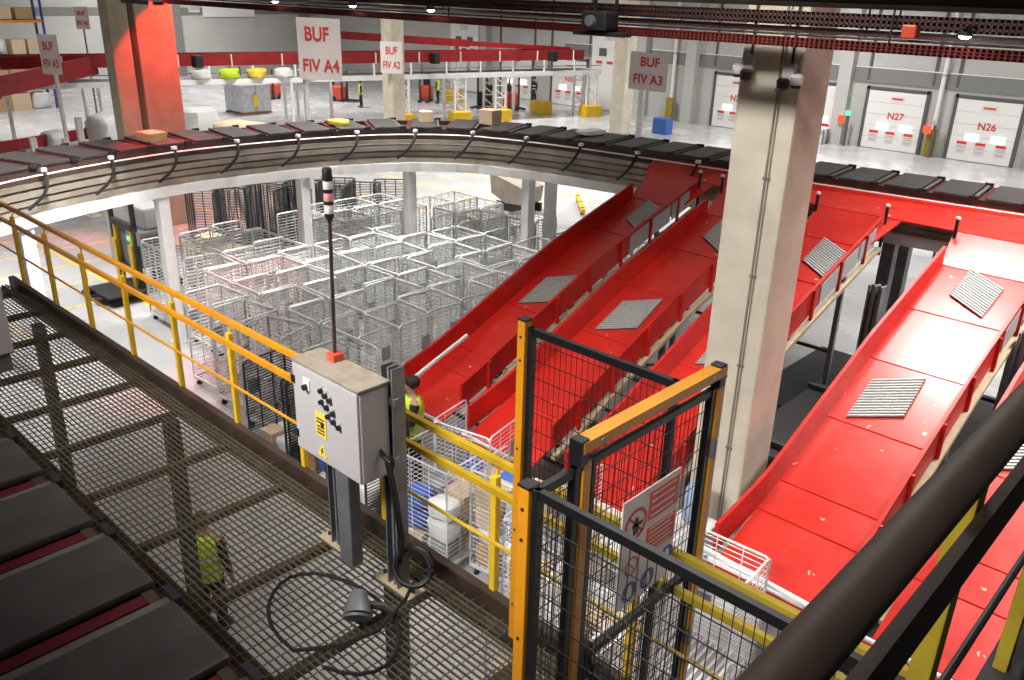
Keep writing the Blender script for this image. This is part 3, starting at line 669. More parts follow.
mesh_panel('wire_fence', (-2.0, 2.28), (-2.0, 2.60), WZ + .12, ZG - .14, 'narrow black mesh panel between the corner post and the gate post')
gt = mesh_panel('mesh_gate', (-2.0, 2.68), (-2.0, 3.73), WZ + .1, ZG - .135, 'black framed mesh gate carrying the white safety notice', cat='gate', frame=.04)
m = MB(); m.bar((-2.03, 2.64, 4.44), (-2.03, 3.72, 4.44), .035, .045); m.build('panic_bar', 'dsteel', gt)
m = MB(); m.cbox((-2.05, 2.70, 4.66), (.08, .09, .42), .01); m.build('lock_case', 'blackpaint', gt)
m = MB(); m.cbox((-2.07, 2.78, 4.38), (.10, .16, .22), .02); m.build('door_switch', 'black', gt)
m = MB(); m.tube([(-1.96 + .07 * cos(a * .45), 2.86, 4.28 + .09 * sin(a * .45)) for a in range(14)], .012, 6); m.build('pull_ring', 'dsteel', gt, smooth=True)
for z in (4.0, 5.3): m = MB(); m.cyl((-1.97, 3.755, z - .06), (-1.97, 3.755, z + .06), .018, 8); m.build('hinge', 'steel', gt)
t = thing('gate_lintel', 'yellow beam bridging the two posts above the mesh gate', 'beam', (-2.0, 3.2, ZG))
m = MB(); m.box((-2.0, 3.19, ZG - .045), (.075, 1.20, .055)); m.build('beam', 'orange', t)
for y in (2.60, 3.76): m = MB(); m.cbox((-2.0, y, ZG - .07), (.07, .06, .13), .006); m.build('end_bracket', 'blackpaint', t)
for y in (2.72, 3.66): m = MB(); m.cyl((-2.045, y, ZG - .045), (-1.955, y, ZG - .045), .012, 8); m.build('bolt', 'steel', t)
# safety notice fixed to the gate (faces +x and -x; the camera sees the +x side)
SX = -1.965; sy0, sy1, sz0, sz1 = 2.93, 3.43, 4.655, 5.32
sn = thing('safety_notice', 'white safety notice with red prohibition and blue mandatory symbols on the mesh gate', 'sign', (SX, 3.2, sz0))
m = MB(); m.cbox((SX, (sy0 + sy1) / 2, (sz0 + sz1) / 2), (.008, sy1 - sy0, sz1 - sz0), .002); m.build('board', 'signw', sn)
def ring(cy, cz, r, w, m_, nm, x=SX + .006, n=28, extra=None):
    m = MB(); vs = []
    for k2 in range(n): a = 2 * pi * k2 / n; vs += [(x, cy + cos(a) * r, cz + sin(a) * r), (x, cy + cos(a) * (r - w), cz + sin(a) * (r - w))]
    m.add(vs, [(2 * k2, 2 * ((k2 + 1) % n), 2 * ((k2 + 1) % n) + 1, 2 * k2 + 1) for k2 in range(n)])
    if extra: extra(m, x)
    return m.build(nm, m_, sn)
def disc(cy, cz, r, m_, nm, x=SX + .006): m = MB(); m.cyl((x - .001, cy, cz), (x, cy, cz), r, 24); return m.build(nm, m_, sn)
def slash(cy, cz, r): return lambda m, x: m.add([(x, cy - r * .62, cz + r * .72), (x, cy - r * .72, cz + r * .62), (x, cy + r * .62, cz - r * .72), (x, cy + r * .72, cz - r * .62)], [(0, 1, 2, 3)])
ring(3.045, 5.15, .095, .020, 'signred', 'prohibition_ring', extra=slash(3.045, 5.15, .095))
m = MB(); m.box((SX + .0055, 3.05, 5.12), (.001, .045, .06)); m.cyl((SX + .005, 3.05, 5.17), (SX + .006, 3.05, 5.17), .02, 12); m.box((SX + .0055, 3.06, 5.145), (.001, .09, .02)); m.build('figure_symbol', 'black', sn)
ring(3.04, 4.90, .058, .014, 'signred', 'prohibition_ring', extra=slash(3.04, 4.90, .058))
for (zc, zh, n_) in ((5.20, .17, 4), (4.985, .17, 6)):
    m = MB(); m.box((SX + .005, 3.285, zc), (.002, .265, zh)); b = m.build('text_block', 'signred', sn)
    m = MB()
    for j in range(n_):
        zz = zc + zh / 2 - zh * (j + .5) / n_
        m.box((SX + .0068, 3.285 - .01 * (j % 2), zz), (.001, .22 - .02 * (j % 2), zh / n_ * .13))
    m.build('print_line', 'signw', b)
for cy in (3.04, 3.20, 3.37):
    disc(cy, 4.74 if cy < 3.3 else 4.80, .062, 'blue', 'mandatory_disc'); zc = 4.74 if cy < 3.3 else 4.80
    m = MB(); m.box((SX + .008, cy, zc - .01), (.001, .045, .05)); m.cyl((SX + .0075, cy, zc + .028), (SX + .0085, cy, zc + .028), .016, 10); m.build('pictogram', 'signw', sn)
# ------------------------------------------------------------------ upper platform the camera looks over
m = MB(); m.box((1.40, 1.5, 5.87), (3.36, 9, .12)); o = struct('floor_2', m, 'dsteel')
ur = thing('platform_railing', 'unlit dark railing close to the camera at the lower right corner', 'railing', (-.215, 1.2, 5.93))
UX = -.215
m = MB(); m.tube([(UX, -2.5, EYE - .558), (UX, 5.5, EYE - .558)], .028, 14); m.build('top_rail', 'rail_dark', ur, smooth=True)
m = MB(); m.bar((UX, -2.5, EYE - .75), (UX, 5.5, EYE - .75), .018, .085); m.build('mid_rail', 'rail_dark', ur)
m = MB(); m.tube([(UX, -2.5, EYE - 1.06), (UX, 5.5, EYE - 1.06)], .0075, 8); m.build('lower_rail', 'black', ur)
for y in (-1.4, -.15, 1.30, 2.25, 3.3, 4.4): m = MB(); m.cbox((UX - .03, y, (5.93 + EYE - .66) / 2), (.035, .05, EYE - .66 - 5.93), .004); m.build('post', 'olive', ur)
m = MB(); m.box((UX + .03, 1.5, 5.98), (.01, 8, .12)); m.build('kick_plate', 'black', ur)
# unseen slab overhead, added to keep light off the foreground
m = MB(); m.box((-5.0, -.6, 9.9), (15, 8.4, .25)); struct('shade_slab', m, 'dsteel')
# ------------------------------------------------------------------ overhead trays, pipes and spot lamps
def cable_tray(y, z, h, x0, x1, label, m_, holes=True, w=.18):
    t = thing('cable_tray', label, 'cable tray', ((x0 + x1) / 2, y, z))
    m = MB(); st = .16 if holes else 99
    # side web with slots: two flanges plus uprights
    m.box(((x0 + x1) / 2, y, z + h / 2 - .012), (x1 - x0, .02, .024)); m.box(((x0 + x1) / 2, y, z - h / 2 + .012), (x1 - x0, .02, .024)); m.box(((x0 + x1) / 2, y, z), (x1 - x0, .02, h * .22))
    if holes:
        x = x0
        while x < x1: m.box((x, y, z), (.03, .02, h)); x += .05
    m.build('side_web', m_, t)
    m = MB(); m.box(((x0 + x1) / 2, y + w / 2, z - h / 2 + .01), (x1 - x0, w, .012)); m.box(((x0 + x1) / 2, y + w, z), (x1 - x0, .02, h)); m.build('floor_pan', m_, t)
    m = MB(); x = x0 + .8
    while x < x1: m.tube([(x, y + w / 2, z - h / 2), (x, y + w / 2, 12.4)], .010, 6); x += 6.0
    m.build('hanger_rod', 'dsteel', t); return t
cable_tray(8.5, EYE - .215, .125, -34, 3, 'upper dark perforated cable tray across the top of the picture', 'traybrown')
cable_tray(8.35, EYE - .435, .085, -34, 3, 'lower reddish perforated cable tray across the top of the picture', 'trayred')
for z, r, lb, m_ in ((.325, .030, 'pale pipe running between the two cable trays', 'pipe'), (.372, .012, 'thin dark pipe just above the lower cable tray', 'dsteel')):
    t = thing('overhead_pipe', lb, 'pipe', (-14, 8.62, EYE - z))
    m = MB(); m.tube([(-34, 8.62, EYE - z), (3, 8.62, EYE - z)], r, 8); m.build('pipe_run', m_, t, smooth=True)
    m = MB(); x = -33.5
    while x < 3: m.tube([(x, 8.62, EYE - z), (x, 8.62, 12.4)], .01, 6); x += 6
    m.build('hanger_rod', 'dsteel', t)
for x, z, lb in ((-24.2, .65, 'small lit spot lamp over the tray at the far left'), (-17.3, .49, 'small lit spot lamp above the red lit pillar'), (-13.2, .45, 'small lit spot lamp left of the BUF FIV A4 board'), (-11.1, .41, 'small lit spot lamp between the A4 and A2 boards'), (-9.35, .38, 'small lit spot lamp right of the A2 board'), (-2.5, .27, 'small lit spot lamp above door N26')):
    z = .30 if x < -3 else z
    t = thing('spot_lamp', lb, 'lamp', (x, 8.25, EYE - z), 'spot lamps under the cable trays')
    m = MB(); m.lathe([(.03, .06), (.05, .03), (.06, -.02)], (x, 8.25, EYE - z), 12); m.box((x, 8.32, EYE - z + .05), (.04, .3, .02)); m.build('shade', 'black', t)
    m = MB(); m.lathe([(.02, -.045), (.045, -.03), (.055, -.018)], (x, 8.25, EYE - z), 12); m.build('bulb', 'lampwhite', t)
t = thing('projector_mount', 'black ceiling bracket with a projector hanging on the trays left of the pillar', 'bracket', (-6.4, 8.25, EYE - .35))
m = MB(); m.cbox((-6.4, 8.25, EYE - .47), (.72, .18, .05), .01); m.build('base_plate', 'black', t)
m = MB(); m.cbox((-6.4, 8.2, EYE - .33), (.36, .25, .2), .03); m.build('projector_body', 'black', t)
m = MB(); m.cyl((-6.42, 8.08, EYE - .33), (-6.42, 8.02, EYE - .33), .06, 12); m.build('lens', 'steel', t)
m = MB(); m.box((-6.55, 8.3, EYE + 2.2), (.03, .03, 5)); m.box((-6.25, 8.3, EYE + 2.2), (.03, .03, 5)); m.build('hanger', 'black', t)
t = thing('ceiling_beam', 'dark purple brown steel beam at the top right corner', 'beam', (-7, 6, EYE + .1))
m = MB(); m.box((-7, 6, EYE - .06), (20, .22, .03)); m.box((-7, 6, EYE + .28), (20, .22, .03)); m.box((-7, 6, EYE + .11), (20, .02, .34)); m.build('i_section', 'brownsteel', t)
m = MB()
for x in (-14, -7, 0): m.box((x, 6, EYE + 2.6), (.1, .1, 4.7))
m.build('hanger', 'brownsteel', t)
t = thing('red_beacon', 'dark clamp with a red beacon above the red lit pillar', 'lamp', (-18.0, 8.2, EYE - .35))
m = MB(); m.cbox((-18.0, 8.2, EYE - .47), (1.5, .2, .08), .02); m.cbox((-18.2, 8.2, EYE - .2), (.4, .2, .5), .05); m.build('clamp', 'black', t)
m = MB(); m.lathe([(.12, -.02), (.13, -.12), (.07, -.2)], (-17.4, 8.2, EYE - .42), 14); m.build('bulb', 'lampred', t, smooth=True)
m = MB(); m.cbox((-3.05, 8.52, EYE - .285), (.13, .14, .12), .015); tag(m.build('junction_box', 'forkred', loc=(-3.05, 8.52, EYE - .285)), 'small red junction box on the overhead pipes right of the pillar', 'box')
# ------------------------------------------------------------------ roll cages
def cage_proto(m_wire, w=.95, d=.80, h=1.95, gaps=.078, name='roll_cage', wr=.0100, fr=.021):
    t = thing(name, '', 'roll cage', (0, 0, 0))
    b = MB(); z0 = .19
    for a, c in (((-w / 2, -d / 2), (w / 2, -d / 2)), ((w / 2, -d / 2), (w / 2, d / 2)), ((w / 2, d / 2), (-w / 2, d / 2)), ((-w / 2, d / 2), (-w / 2, -d / 2))): b.bar((*a, z0), (*c, z0), .035, .04)
    n = 11
    for j in range(1, n): x = -w / 2 + w * j / n; b.bar((x, -d / 2, z0), (x, d / 2, z0), .03, .012)
    b.build('base_frame', m_wire, t)
    for sx in (-1, 1):
        for sy in (-1, 1):
            q = MB(); x, y = sx * (w / 2 - .07), sy * (d / 2 - .07)
            q.cyl((x - .016, y, .06), (x + .016, y, .06), .06, 12); q.box((x, y, .135), (.05, .06, .09)); q.build('wheel', 'black', t)
    def panel(a, b_, nm, hh):
        a, b_ = Vector(a), Vector(b_); L = (b_ - a).length; dd = (b_ - a) / L; q = MB()
        Z = lambda s, z: a + dd * s + Vector((0, 0, z)); r = .06
        q.tube([Z(0, z0), Z(0, hh - r), Z(r * .3, hh - r * .3), Z(r, hh), Z(L - r, hh), Z(L - r * .3, hh - r * .3), Z(L, hh - r), Z(L, z0)], fr, 6)
        z = z0 + .06
        while z < hh - .03: q.tube([Z(0, z), Z(L, z)], wr, 4, False); z += gaps
        for s in (.33, .67): q.tube([Z(L * s, z0), Z(L * s, hh)], wr * 1.3, 4, False)
        return q.build(nm, m_wire, t, smooth=True)
    panel((-w / 2, -d / 2, 0), (-w / 2, d / 2, 0), 'side_panel', h); panel((w / 2, -d / 2, 0), (w / 2, d / 2, 0), 'side_panel', h)
    panel((-w / 2, d / 2, 0), (w / 2, d / 2, 0), 'back_panel', h - .02)
    q = MB(); q.box((-w / 2 - .012, -d / 2 + .17, h * .75), (.006, .2, .26)); q.build('label_plate', 'grey2', t)
    return t
pz = cage_proto('zinc'); first = True
def place(proto, used, loc, rz, label, group):
    if not used[0]:
        used[0] = 1; proto.location = loc; proto.rotation_euler = (0, 0, rz); proto['label'] = label
        if group: proto['group'] = group
        return proto
    return dup(proto, loc, rz, label, group)
uz = [0]; rows = []
rng = random.Random(3)
yy = 8.45; ri = 0
while yy < 17.6:
    xl = -18.9 if yy < 10 else (-19.2 if yy < 15.5 else -18.2)
    xr = -10.95 if yy < 14.2 else -11.6
    if yy > 14.0: xr = min(xr, -11.6)
    x = xl + rng.uniform(0, .3); cnt = 0
    while x < xr:
        # leave the sorter posts free
        clear = True
        for s in POSTS:
            p, n = at_s(s)
            for o in (.12, 1.38):
                c = p + n * o
                if abs(c.x - x) < .64 and abs(c.y - yy) < .58: clear = False
        if clear and rng.random() > .03:
            place(pz, uz, (x, yy + rng.uniform(-.05, .05), 0), rng.choice((0, 0, pi, pi)) + rng.uniform(-.06, .06), 'empty roll cage, %s from left in the %s row back from the walkway' % (ordn(cnt), ordn(ri)), 'empty roll cages packed beside the first chute'); cnt += 1
        x += 1.0 + rng.uniform(0, .06)
    yy += .92; ri += 1
for x, y, r, lb in ((-12.6, 7.35, .3, 'empty wire roll cage standing in front of the packed block'), (-14.8, 7.45, .05, 'empty wire roll cage just ahead of the packed block, seen above the handrail'),
                    (-11.0, 7.6, 1.6, 'empty wire roll cage close to the outlet of the leftmost chute'), (-13.7, 7.4, .15, 'empty wire roll cage just left of the signal tower pole, ahead of the block')):
    dup(pz, (x, y, 0), r, lb, 'empty roll cages in front of the packed block')
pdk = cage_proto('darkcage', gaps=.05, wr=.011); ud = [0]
j = 0
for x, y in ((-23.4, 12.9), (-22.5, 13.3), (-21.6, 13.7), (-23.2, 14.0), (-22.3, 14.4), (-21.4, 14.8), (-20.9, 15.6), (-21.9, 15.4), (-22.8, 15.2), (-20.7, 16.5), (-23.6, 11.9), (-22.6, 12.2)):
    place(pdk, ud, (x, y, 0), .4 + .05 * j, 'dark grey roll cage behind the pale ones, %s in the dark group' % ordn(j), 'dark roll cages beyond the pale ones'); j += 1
# white cages with parcels
pw = cage_proto('zincw', w=.98, d=.82, h=1.72, gaps=.07, wr=.0055, fr=.015); uw = [0]
kinds = [('carton', 'brown carton'), ('carton2', 'pale carton'), ('whitebag', 'white mailing bag'), ('greybag', 'grey mailing bag'), ('whitebag', 'white mailing bag'), ('carton2', 'pale carton'), ('bluebag', 'blue mailing bag'), ('whitebag', 'white padded bag')]
LEV = ['bottom layer', 'second layer', 'third layer', 'top layer']
COR = ['front left', 'front right', 'back left', 'back right']
def fill(x, y, rz, where, layers, seed, w=.98, d=.82):
    g = random.Random(seed); R = Matrix.Rotation(rz, 3, 'Z'); z = .215
    for L in range(layers):
        hh = g.uniform(.27, .34)
        for q in range(4):
            mk, kn = g.choice(kinds)
            c = R @ Vector((w * (.235 if q % 2 else -.235), d * (.235 if q > 1 else -.235), 0)); c = (x + c.x, y + c.y, z)
            dm = (w * g.uniform(.40, .45), d * g.uniform(.40, .45), hh * g.uniform(.85, .97))
            lb = '%s, %s, %s, in %s' % (kn, LEV[min(L, 3)], COR[q], where)
            if 'carton' in kn: parcel_box(c, dm, mk, lb, rz + g.uniform(-.04, .04), 'parcels inside the white roll cages', tape=(L >= layers - 1))
            else: parcel_bag(c, (dm[0], dm[1], dm[2]), mk, lb, rz, 'parcels inside the white roll cages', g.random() * 9)
        z += hh
for x, y, r, nm, L, sd in ((-7.65, 6.85, .08, 'the white cage by the second handrail post', 3, 1), (-6.55, 7.25, .1, 'the white cage before the second chute', 4, 2), (-7.95, 7.85, .2, 'the white cage before the vested person', 2, 3),
                       (-5.45, 6.75, .05, 'the cage behind the gate\'s left edge', 3, 4), (-5.35, 7.75, .0, 'the cage under the third chute outlet', 3, 5), (-4.40, 6.5, .1, 'the cage behind the safety notice', 3, 6), (-4.35, 5.35, 0, 'the cage nearest behind the mesh gate', 3, 7), (-3.2, 5.7, .05, 'the cage right of the mesh gate', 2, 8)):
    place(pw, uw, (x, y, 0), r + pi, 'white roll cage full of parcels: ' + nm, 'white roll cages of parcels'); fill(x, y, r, nm, L, sd)
dup(pw, (-3.72, 7.45, 0), .05, 'empty white roll cage with an arched top at the outlet of the widest chute', 'white roll cages of parcels')
m = MB(); m.box((-3.62, 7.02, 1.45), (.30, .02, .2)); tag(m.build('label_holder', 'steel', loc=(-3.62, 7.02, 1.45)), 'dark grey label plate on the empty cage at the widest chute', 'sign')
# half hidden grey cages with shelves behind the cabinet post
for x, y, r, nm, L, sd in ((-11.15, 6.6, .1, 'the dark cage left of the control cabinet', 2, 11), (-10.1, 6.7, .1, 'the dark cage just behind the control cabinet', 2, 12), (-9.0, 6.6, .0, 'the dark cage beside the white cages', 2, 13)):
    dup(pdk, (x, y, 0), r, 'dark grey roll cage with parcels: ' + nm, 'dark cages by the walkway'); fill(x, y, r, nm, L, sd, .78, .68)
# stack of crates with a blue drum in front of the pillar
for j in range(3):
    t = thing('plastic_crate', ['bottom', 'middle', 'top'][j] + ' white plastic crate in the stack in front of the big pillar', 'crate', (-4.72, 8.75, .36 * j), 'crates in front of the pillar')
    m = MB(); z = .36 * j
    m.box((-4.72, 8.75, z + .02), (.5, .38, .03))
    for dx, dy, sx, sy in ((.24, 0, .02, .38), (-.24, 0, .02, .38), (0, .18, .5, .02), (0, -.18, .5, .02)): m.box((-4.72 + dx, 8.75 + dy, z + .18), (sx, sy, .35))
    m.build('shell', 'whitebag', t)
    m = MB(); m.box((-4.72, 8.75, z + .345), (.54, .42, .02)); m.build('rim', 'signw', t)
t = thing('plastic_drum', 'pale blue translucent drum on the white crates by the pillar', 'drum', (-4.72, 8.75, 1.08))
m = MB(); m.lathe([(.15, 0), (.17, .03), (.17, .2), (.165, .22), (.17, .24), (.17, .46), (.14, .52), (.05, .54)], (-4.72, 8.75, 1.08), 18); m.build('drum_body', 'plastic', t, smooth=True)
m = MB(); m.cyl((-4.72, 8.75, 1.62), (-4.72, 8.75, 1.66), .05, 12); m.build('cap', 'blue', t)
# ------------------------------------------------------------------ people
def person(loc, rz, label, shirt='hivis', legs='cloth', hair='hair', scale=1., arms='down'):
    x0, y0, z0 = loc; R = Matrix.Rotation(rz, 3, 'Z')
    W = lambda p: Vector((x0, y0, z0)) + R @ (Vector(p) * scale)
    t = thing('person', label, 'person', loc)
    V = []; E = []; Rd = []
    def node(p, r, par=None):
        V.append(W(p) - Vector(loc)); Rd.append((r[0] * scale, r[1] * scale) if isinstance(r, tuple) else (r * scale, r * scale))
        if par is not None: E.append((par, len(V) - 1))
        return len(V) - 1
    pel = node((0, 0, .93), (.15, .11))
    s1 = node((0, -.005, 1.10), (.135, .10), pel); s2 = node((0, -.015, 1.27), (.155, .115), s1); s3 = node((0, 0, 1.41), (.12, .085), s2)
    nk = node((0, .01, 1.50), .055, s3); hd = node((0, .025, 1.58), (.07, .08), nk); ht = node((0, .02, 1.68), (.075, .09), hd); node((0, .01, 1.735), (.055, .065), ht)
    node((0, .115, 1.61), .014, hd)
    for s in (-1, 1):
        node((s * .082, .0, 1.63), .018, ht)
        hp = node((s * .09, 0, .86), .085, pel); kn = node((s * .10, .02 * s, .48), .058, hp); an = node((s * .105, -.02 + .03 * s, .09), .042, kn); node((s * .11, .10 + .03 * s, .04), .038, an)
        sh = node((s * .19, 0, 1.40), .06, s3)
        if arms == 'fwd': el = node((s * .25, .06, 1.14), .043, sh); wr = node((s * .20, .30, 1.06), .030, el); q = (0, .9, -.1)
        else: el = node((s * .25, -.02, 1.12), .043, sh); wr = node((s * .26, .07, .88), .030, el); q = (0, .15, -.95)
        wp = Vector((s * .20, .30, 1.06)) if arms == 'fwd' else Vector((s * .26, .07, .88)); q = Vector(q)
        pm = node(wp + q * .08, (.036, .022), wr)
        for f, (o, ln) in enumerate(((-.028, .065), (-.010, .08), (.009, .075), (.026, .06))):
            a = node(wp + q * .12 + Vector((o, .0, 0)), .010, pm); node(wp + q * (.12 + ln) + Vector((o * 1.1, .02, -.01)), .008, a)
        a = node(wp + q * .06 + Vector((-s * .045, .02, 0)), .011, pm); node(wp + q * .11 + Vector((-s * .06, .035, 0)), .009, a)
    me = bpy.data.meshes.new('body'); me.from_pydata(V, E, []); o = bpy.data.objects.new('body', me); C.objects.link(o); o.parent = t
    sk = o.modifiers.new('skin', 'SKIN'); sk.use_smooth_shade = True
    for i_, v in enumerate(me.skin_vertices[0].data): v.radius = Rd[i_]; v.use_root = i_ == 0
    ss = o.modifiers.new('sub', 'SUBSURF'); ss.levels = 1; ss.render_levels = 2
    me.materials.append(M['skin'])
    def shell(rings, nm, m_, n=18):
        m = MB(); vs = []; fs = []
        for (cx, cy, z, rx, ry) in rings: vs += [W((cx + rx * cos(2 * pi * k2 / n), cy + ry * sin(2 * pi * k2 / n), z)) for k2 in range(n)]
        for i_ in range(len(rings) - 1):
            for k2 in range(n): fs.append((i_ * n + k2, i_ * n + (k2 + 1) % n, (i_ + 1) * n + (k2 + 1) % n, (i_ + 1) * n + k2))
        fs += [tuple(range(n))[::-1], tuple((len(rings) - 1) * n + k2 for k2 in range(n))]
        m.add(vs, fs); return m.build(nm, m_, t, smooth=True)
    vest = shell([(0, 0, .84, .19, .145), (0, 0, 1.0, .18, .14), (0, -.01, 1.15, .185, .15), (0, -.015, 1.3, .205, .155), (0, 0, 1.40, .215, .135), (0, 0, 1.455, .15, .10), (0, .01, 1.475, .07, .065)], 'vest', shirt)
    for z in (.98, 1.18):
        m = MB(); vs = []; n = 18; fs = []
        for zz in (z - .025, z + .025): vs += [W((.192 * cos(2 * pi * k2 / n), -.008 + .157 * sin(2 * pi * k2 / n), zz)) for k2 in range(n)]
        m.add(vs, [(k2, (k2 + 1) % n, n + (k2 + 1) % n, n + k2) for k2 in range(n)]); m.build('reflective_band', 'reflect', vest, smooth=True)
    for s in (-1, 1):
        m = MB(); m.tube([W((s * .09, 0, .90)), W((s * .10, .02 * s, .48)), W((s * .105, -.02 + .03 * s, .10))], [.10 * scale, .078 * scale, .062 * scale], 12); m.build('trouser_leg', legs, t, smooth=True)
        m = MB(); m.blob(W((s * .11, .05 + .03 * s, .045)), (.10 * scale, .27 * scale, .09 * scale), 1, .05, rz); m.build('shoe', 'black', t, smooth=True)
        a = (W((s * .19, 0, 1.405)), W((s * .25, .06, 1.14)), W((s * .205, .27, 1.065))) if arms == 'fwd' else (W((s * .19, 0, 1.405)), W((s * .25, -.02, 1.12)), W((s * .258, .055, .92)))
        m = MB(); m.tube(list(a), [.072 * scale, .056 * scale, .042 * scale], 10); m.build('sleeve', 'cloth', t, smooth=True)
        m = MB(); m.blob(W((s * .032, .095, 1.64)), (.022 * scale, .012 * scale, .014 * scale), 0, 0, rz, 1, 8, 5); m.build('eye', 'black', t)
    m = MB(); m.blob(W((0, -.012, 1.675)), (.20 * scale, .215 * scale, .19 * scale), 2, .06, rz, .9); m.build('hair', hair, t, smooth=True)
    m = MB(); m.blob(W((0, .108, 1.555)), (.05 * scale, .012 * scale, .012 * scale), 0, 0, rz, 1, 8, 5); m.build('mouth', 'forkred', t)
    return t
person((-9.35, 7.78, 0), 2.6, 'person with dark hair in a hi-vis vest standing at the outlet of the leftmost chute', scale=1.10, arms='fwd')
person((-46.9, 35.2, 0), 2.6, 'distant person in a hi-vis vest walking left of the A2 pillar', scale=1.0)
person((-45.6, 40.8, 0), 2.0, 'distant person in a hi-vis vest standing right of the A2 pillar', scale=1.05)
person((-41.5, 46.2, 0), 3.0, 'distant person in dark clothes by the white dock doors', shirt='cloth', scale=1.05)
person((-8.45, 3.75, 0), .6, 'person in a hi-vis vest on the floor below, seen through the grating', scale=1.0)
person((-18.6, 21.7, 0), 2.4, 'person in a pale jacket beyond the packed roll cages', shirt='whitebag', scale=1.0)
# ------------------------------------------------------------------ stacker truck, bins and things on the far floor
t = thing('pallet_stacker', 'grey and yellow electric pallet stacker left of the roll cages', 'stacker truck', (-20.9, 8.9, 0))
cx, cy = -20.9, 8.9
m = MB(); m.cbox((cx, cy, .95), (.85, .8, .75), .06); m.build('drive_body', 'steel', t)
m = MB(); m.cbox((cx + .3, cy - .38, 1.25), (.5, .08, .3), .02); m.build('display_panel', 'grey2', t)
m = MB(); m.box((cx + .3, cy - .43, 1.2), (.30, .01, .07)); m.build('display', 'green', t)
for s in (-1, 1):
    m = MB(); m.box((cx + s * .36, cy - .42, .75), (.10, .08, 1.5)); m.build('mast_rail', 'yellow', t)
    m = MB(); m.box((cx + s * .3, cy - .75, .10), (.18, 1.0, .08)); m.build('fork', 'dsteel', t)
    m = MB(); m.box((cx + s * .5, cy - .42, 1.1), (.08, .08, 2.2)); m.build('guard_upright', 'dsteel', t)
for z in (1.45, .55): m = MB(); m.box((cx, cy - .42, z), (.9, .1, .12)); m.build('cross_member', 'dsteel', t)
m = MB(); m.cbox((cx, cy + .1, 1.55), (.7, .5, .45), .05); m.build('battery_cover', 'grey2', t)
for s in (-1, 1): m = MB(); m.cyl((cx + s * .36 - .05, cy + .3, .15), (cx + s * .36 + .05, cy + .3, .15), .15, 14); m.build('wheel', 'black', t)
m = MB(); m.box((cx + .2, cy - .7, .20), (1.0, .9, .03)); m.build('load_tray', 'dsteel', t)
for s in (-1, 1): m = MB(); m.box((cx + s * .36, cy - .47, .62), (.16, .06, .95)); m.build('leg_guard', 'yellow', t)
t.scale = (1.3, 1.3, 1.25); t.location = (-21.5, 9.1, 0)
t = thing('standing_panel', 'narrow grey post box with a small red notice beneath the sorter', 'box', (-24.6, 9.6, 0))
m = MB(); m.cbox((-24.3, 9.5, 1.35), (.5, .35, 2.7), .03); m.build('body', 'cabinet', t)
m = MB(); m.box((-24.18, 9.31, 1.7), (.2, .02, .25)); m.build('notice', 'plainred', t)
for x, y, z, d, lb, mk in ((-19.95, 10.0, 0, (.9, .7, 1.25), 'large brown carton standing beside the pallet stacker', 'carton'), (-19.9, 10.0, 1.252, (.5, .45, .35), 'carton on top of the large carton by the stacker', 'carton2'), (-20.4, 10.8, 0, (.8, .8, 1.0), 'brown carton behind the large carton by the stacker', 'carton')):
    parcel_box((x, y, z), d, mk, lb, .2, 'cartons by the pallet stacker')
t = thing('tipping_hopper', 'brown wedge shaped tipping hopper beyond the roll cages', 'hopper', (-21.2, 22.6, 0))
m = MB(); m.prism([(-22.0, 22.2, 1.3), (-21.9, 22.2, .55), (-21.2, 22.2, .3), (-20.4, 22.2, .35), (-20.3, 22.2, .95)], (0, 1.1, 0)); m.build('bucket', 'beige', t)
for y in (22.3, 23.2): m = MB(); m.box((-21.0, y, .15), (1.4, .1, .3)); m.build('fork_sleeve', 'dsteel', t)
m = MB(); m.tube([(-22.0, 22.2, 1.3), (-22.0, 22.2, 1.7), (-22.0, 23.3, 1.7), (-22.0, 23.3, 1.3)], .025, 6); m.build('push_handle', 'dsteel', t)
def barrier(x, y, rz, L, label, h=.3):
    t = thing('floor_barrier', label, 'barrier', (x, y, 0), 'yellow floor barriers'); R = Matrix.Rotation(rz, 3, 'Z')
    m = MB(); m.cbox((x, y, h / 2 + .05), (L, .16, h * .5), .04, rz); m.build('beam', 'yellow', t)
    for s in (-.4, 0, .4): v = R @ Vector((L * s, 0, 0)); m = MB(); m.cbox((x + v.x, y + v.y, h / 2), (.12, .12, h), .02); m.build('post', 'olive', t)
barrier(-19.6, 24.6, -.8, 2.4, 'yellow floor barrier beyond the far end of the roll cages')
def base_block(x, y, d, label):
    o = tag(MB().cbox((x, y, d[2] / 2), d, .05).build('base_guard', 'yellow', loc=(x, y, 0)), label, 'guard', 'yellow guards at the far gallery feet')
base_block(-46.3, 42.8, (1.3, .8, .7), 'yellow block beside the far person right of the A2 pillar')
base_block(-37.9, 42.9, (1.3, .8, .8), 'yellow block lying on the floor before the far dock doors')
